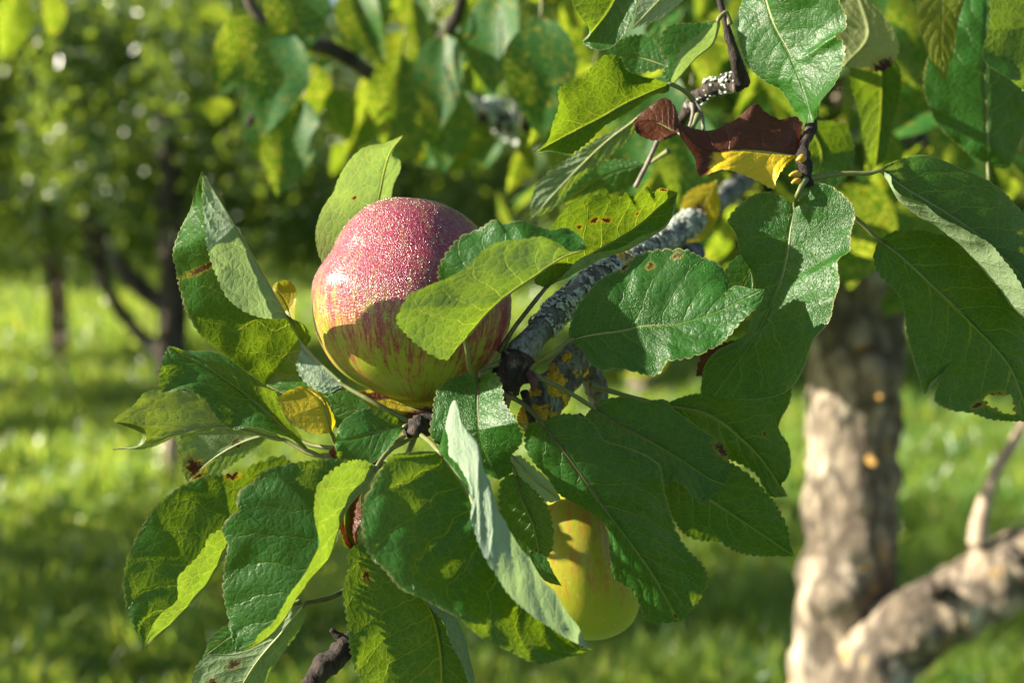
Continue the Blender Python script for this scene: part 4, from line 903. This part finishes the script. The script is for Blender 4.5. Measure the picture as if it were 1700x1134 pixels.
st = thing('wooden_post', Vector((g[0], g[1], 0)), 'short pale post in the grass behind the bitten leaf at the left', 'post')
link('post', new_mesh('post', V, f, t, M_PALEBARK), st)
spec = [  # px, ground py, label, crown radius, height, trunk radius
    (660, 640, 'orchard tree straight behind the apple, blurred', 1.6, 2.1, .08), (1063, 662, 'orchard tree with a pale lit trunk seen under the hooked leaf', 1.6, 2.2, .075), (-190, 615, 'orchard tree cut off by the left edge', 1.7, 2.1, .08),
    (1470, 650, 'orchard tree just right of the big trunk, in the first row behind', 1.6, 2.2, .08), (1830, 655, 'orchard tree at the far right edge, in the first row behind', 1.7, 2.2, .08),
    (330, 476, 'distant orchard tree left of the apple, in the farther row', 2.6, 2.2, .1), (830, 476, 'distant orchard tree above the apple, in the farther row', 2.8, 2.2, .1), (1240, 476, 'distant orchard tree behind the trunk, in the farther row', 2.8, 2.2, .1), (1640, 476, 'distant orchard tree beyond the right edge of the trunk, in the farther row', 2.6, 2.2, .1),
    (-60, 476, 'distant orchard tree at the far left of the farther row', 3.0, 2.2, .1)]
for i, (px, py, lb_, cr, hh, tr_) in enumerate(spec):
    g = ground_pt(px, py); near = py > 480
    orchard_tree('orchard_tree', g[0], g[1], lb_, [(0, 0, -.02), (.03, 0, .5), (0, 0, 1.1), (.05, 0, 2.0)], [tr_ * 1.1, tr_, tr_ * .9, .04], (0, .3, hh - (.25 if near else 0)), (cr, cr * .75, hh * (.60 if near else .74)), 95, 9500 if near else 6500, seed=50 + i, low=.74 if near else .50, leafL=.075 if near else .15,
                 mat=M_PALEBARK if px == 1063 else M_FARBARK)  # paler bark on one trunk stands in for sunlight on it
# trees just outside the frame on the sunny side: their crowns shade the grass
for i, (x, y, lb_) in enumerate(((-4.3, 4.5, 'orchard tree outside the left of the view, nearest the camera'), (-6.4, 7.8, 'orchard tree outside the left of the view, in the first row'), (-3.9, 3.5, 'orchard tree outside the left of the view, beside the camera'))):
    orchard_tree('orchard_tree', x, y, lb_, [(0, 0, -.02), (.03, 0, .5), (0, 0, 1.1), (.05, 0, 2.0)], [.09, .08, .07, .04], (0, 0, (2.0, 1.6, 2.0)[i]), (1.6, 1.1, 1.1), 90, (8000, 9500, 3600)[i], seed=80 + i, low=.7)
# a dense shrubby wood closing off the view
cen = []
for i in range(520):
    a = rng.uniform(-.62, .62); d = rng.uniform(21, 27); cen.append([math.sin(a) * d, math.cos(a) * d, rng.uniform(.0, 2.9) * (.8 + .2 * math.sin(a * 23 + 1))])
V, F, T = leaf_cloud(cen, 20000, .45, .24, 77)
V[:, 2] = np.maximum(V[:, 2], .01)
tag(link('wood', new_mesh('wood', V, F, T, M_FAR)), 'shrubby wood closing off the view behind the orchard', 'wood', kind='stuff')

# ------------------------------------------------------------------ ground and grass
def ground_material():
    b = NB('ground_turf'); co = b.n('ShaderNodeTexCoord').outputs['Object']
    n1 = b.noise(co, 1.3, 4); n2 = b.noise(co, 18, 4)
    col = b.mix(b.step(n1, .35, .65), (.05, .13, .03), (.12, .20, .045)); col = b.mix(b.math('MULTIPLY', n2, .5), col, (.06, .07, .02))
    p = b.n('ShaderNodeBsdfPrincipled', {'Base Color': col, 'Roughness': .9, 'Normal': b.bump(n2, 1, .05)})
    return b.done(p.outputs[0])
n = 60; gx = np.linspace(-1, 1, n); gx = np.sign(gx) * np.abs(gx) ** 3 * 600
X, Y = np.meshgrid(gx, gx + 10.); Z = np.zeros_like(X)
ff, ft = grid_faces(n, n)
tag(link('ground', new_mesh('ground', np.stack([X, Y, Z], -1).reshape(-1, 3), ff, ft, ground_material(), True)), 'mown orchard floor under the trees', 'ground', kind='structure')

def grass_material():
    b = NB('grass_blades'); g_ = b.n('ShaderNodeNewGeometry'); rnd = g_.outputs['Random Per Island']; co = b.n('ShaderNodeTexCoord').outputs['Object']
    c = b.mix(rnd, (.04, .15, .035), (.15, .26, .06)); c = b.mix(b.step(b.noise(co, .9, 3), .45, .7), c, (.22, .29, .06))
    c = b.mix(b.step(rnd, .93, .97), c, (.34, .27, .12))
    t_ = b.mix(rnd, (.35, .56, .06), (.60, .66, .08))
    p = b.n('ShaderNodeBsdfPrincipled', {'Base Color': c, 'Roughness': .32}); t = b.n('ShaderNodeBsdfTranslucent', {'Color': t_})
    return b.done(b.n('ShaderNodeMixShader', {0: .45, 1: p.outputs[0], 2: t.outputs[0]}).outputs[0])
nb = 190000
ub = rng.uniform(0, 1, nb); dist = 3.0 * (32 / 3.0) ** (ub ** 1.15)                # denser near the camera
lat_ = rng.uniform(-.47, .47, nb) * dist
hN = rng.normal(size=nb)
bx, by = lat_, dist
tuf = np.array([mnoise.noise(Vector((x * 2.2, y * 2.2, 0))) + .6 * mnoise.noise(Vector((x * 6, y * 6, 4))) for x, y in zip(bx, by)])
hgt = np.clip(.075 + .03 * hN, .025, .2) * np.clip(1 + 1.1 * tuf, .35, 2.4) * (1 + dist * .015); wid = .0026 * (1 + dist * .22) * np.where(rng.uniform(size=nb) < .08, 2.6, 1)
az = rng.uniform(0, 2 * math.pi, nb); lean = rng.uniform(.1, .8, nb) * hgt; wa = rng.uniform(0, 2 * math.pi, nb)
dx, dy = np.cos(az) * lean, np.sin(az) * lean; wx, wy = np.cos(wa) * wid, np.sin(wa) * wid; z0 = np.zeros(nb)
V = np.stack([np.stack([bx - wx, by - wy, z0], -1), np.stack([bx + wx, by + wy, z0], -1),
              np.stack([bx + dx * .35 + wx * .8, by + dy * .35 + wy * .8, hgt * .6], -1), np.stack([bx + dx * .35 - wx * .8, by + dy * .35 - wy * .8, hgt * .6], -1),
              np.stack([bx + dx, by + dy, hgt * .95], -1)], 1).reshape(-1, 3)
b5 = np.arange(nb)[:, None] * 5
F = np.concatenate([b5 + np.array([[0, 1, 2, 3]]), b5 + np.array([[3, 2, 4]])], 1).ravel()
T = np.tile([4, 3], nb)
tag(link('grass', new_mesh('grass', V, F, T, grass_material(), True)), 'long sunlit and shaded grass of the orchard floor', 'grass', kind='stuff')
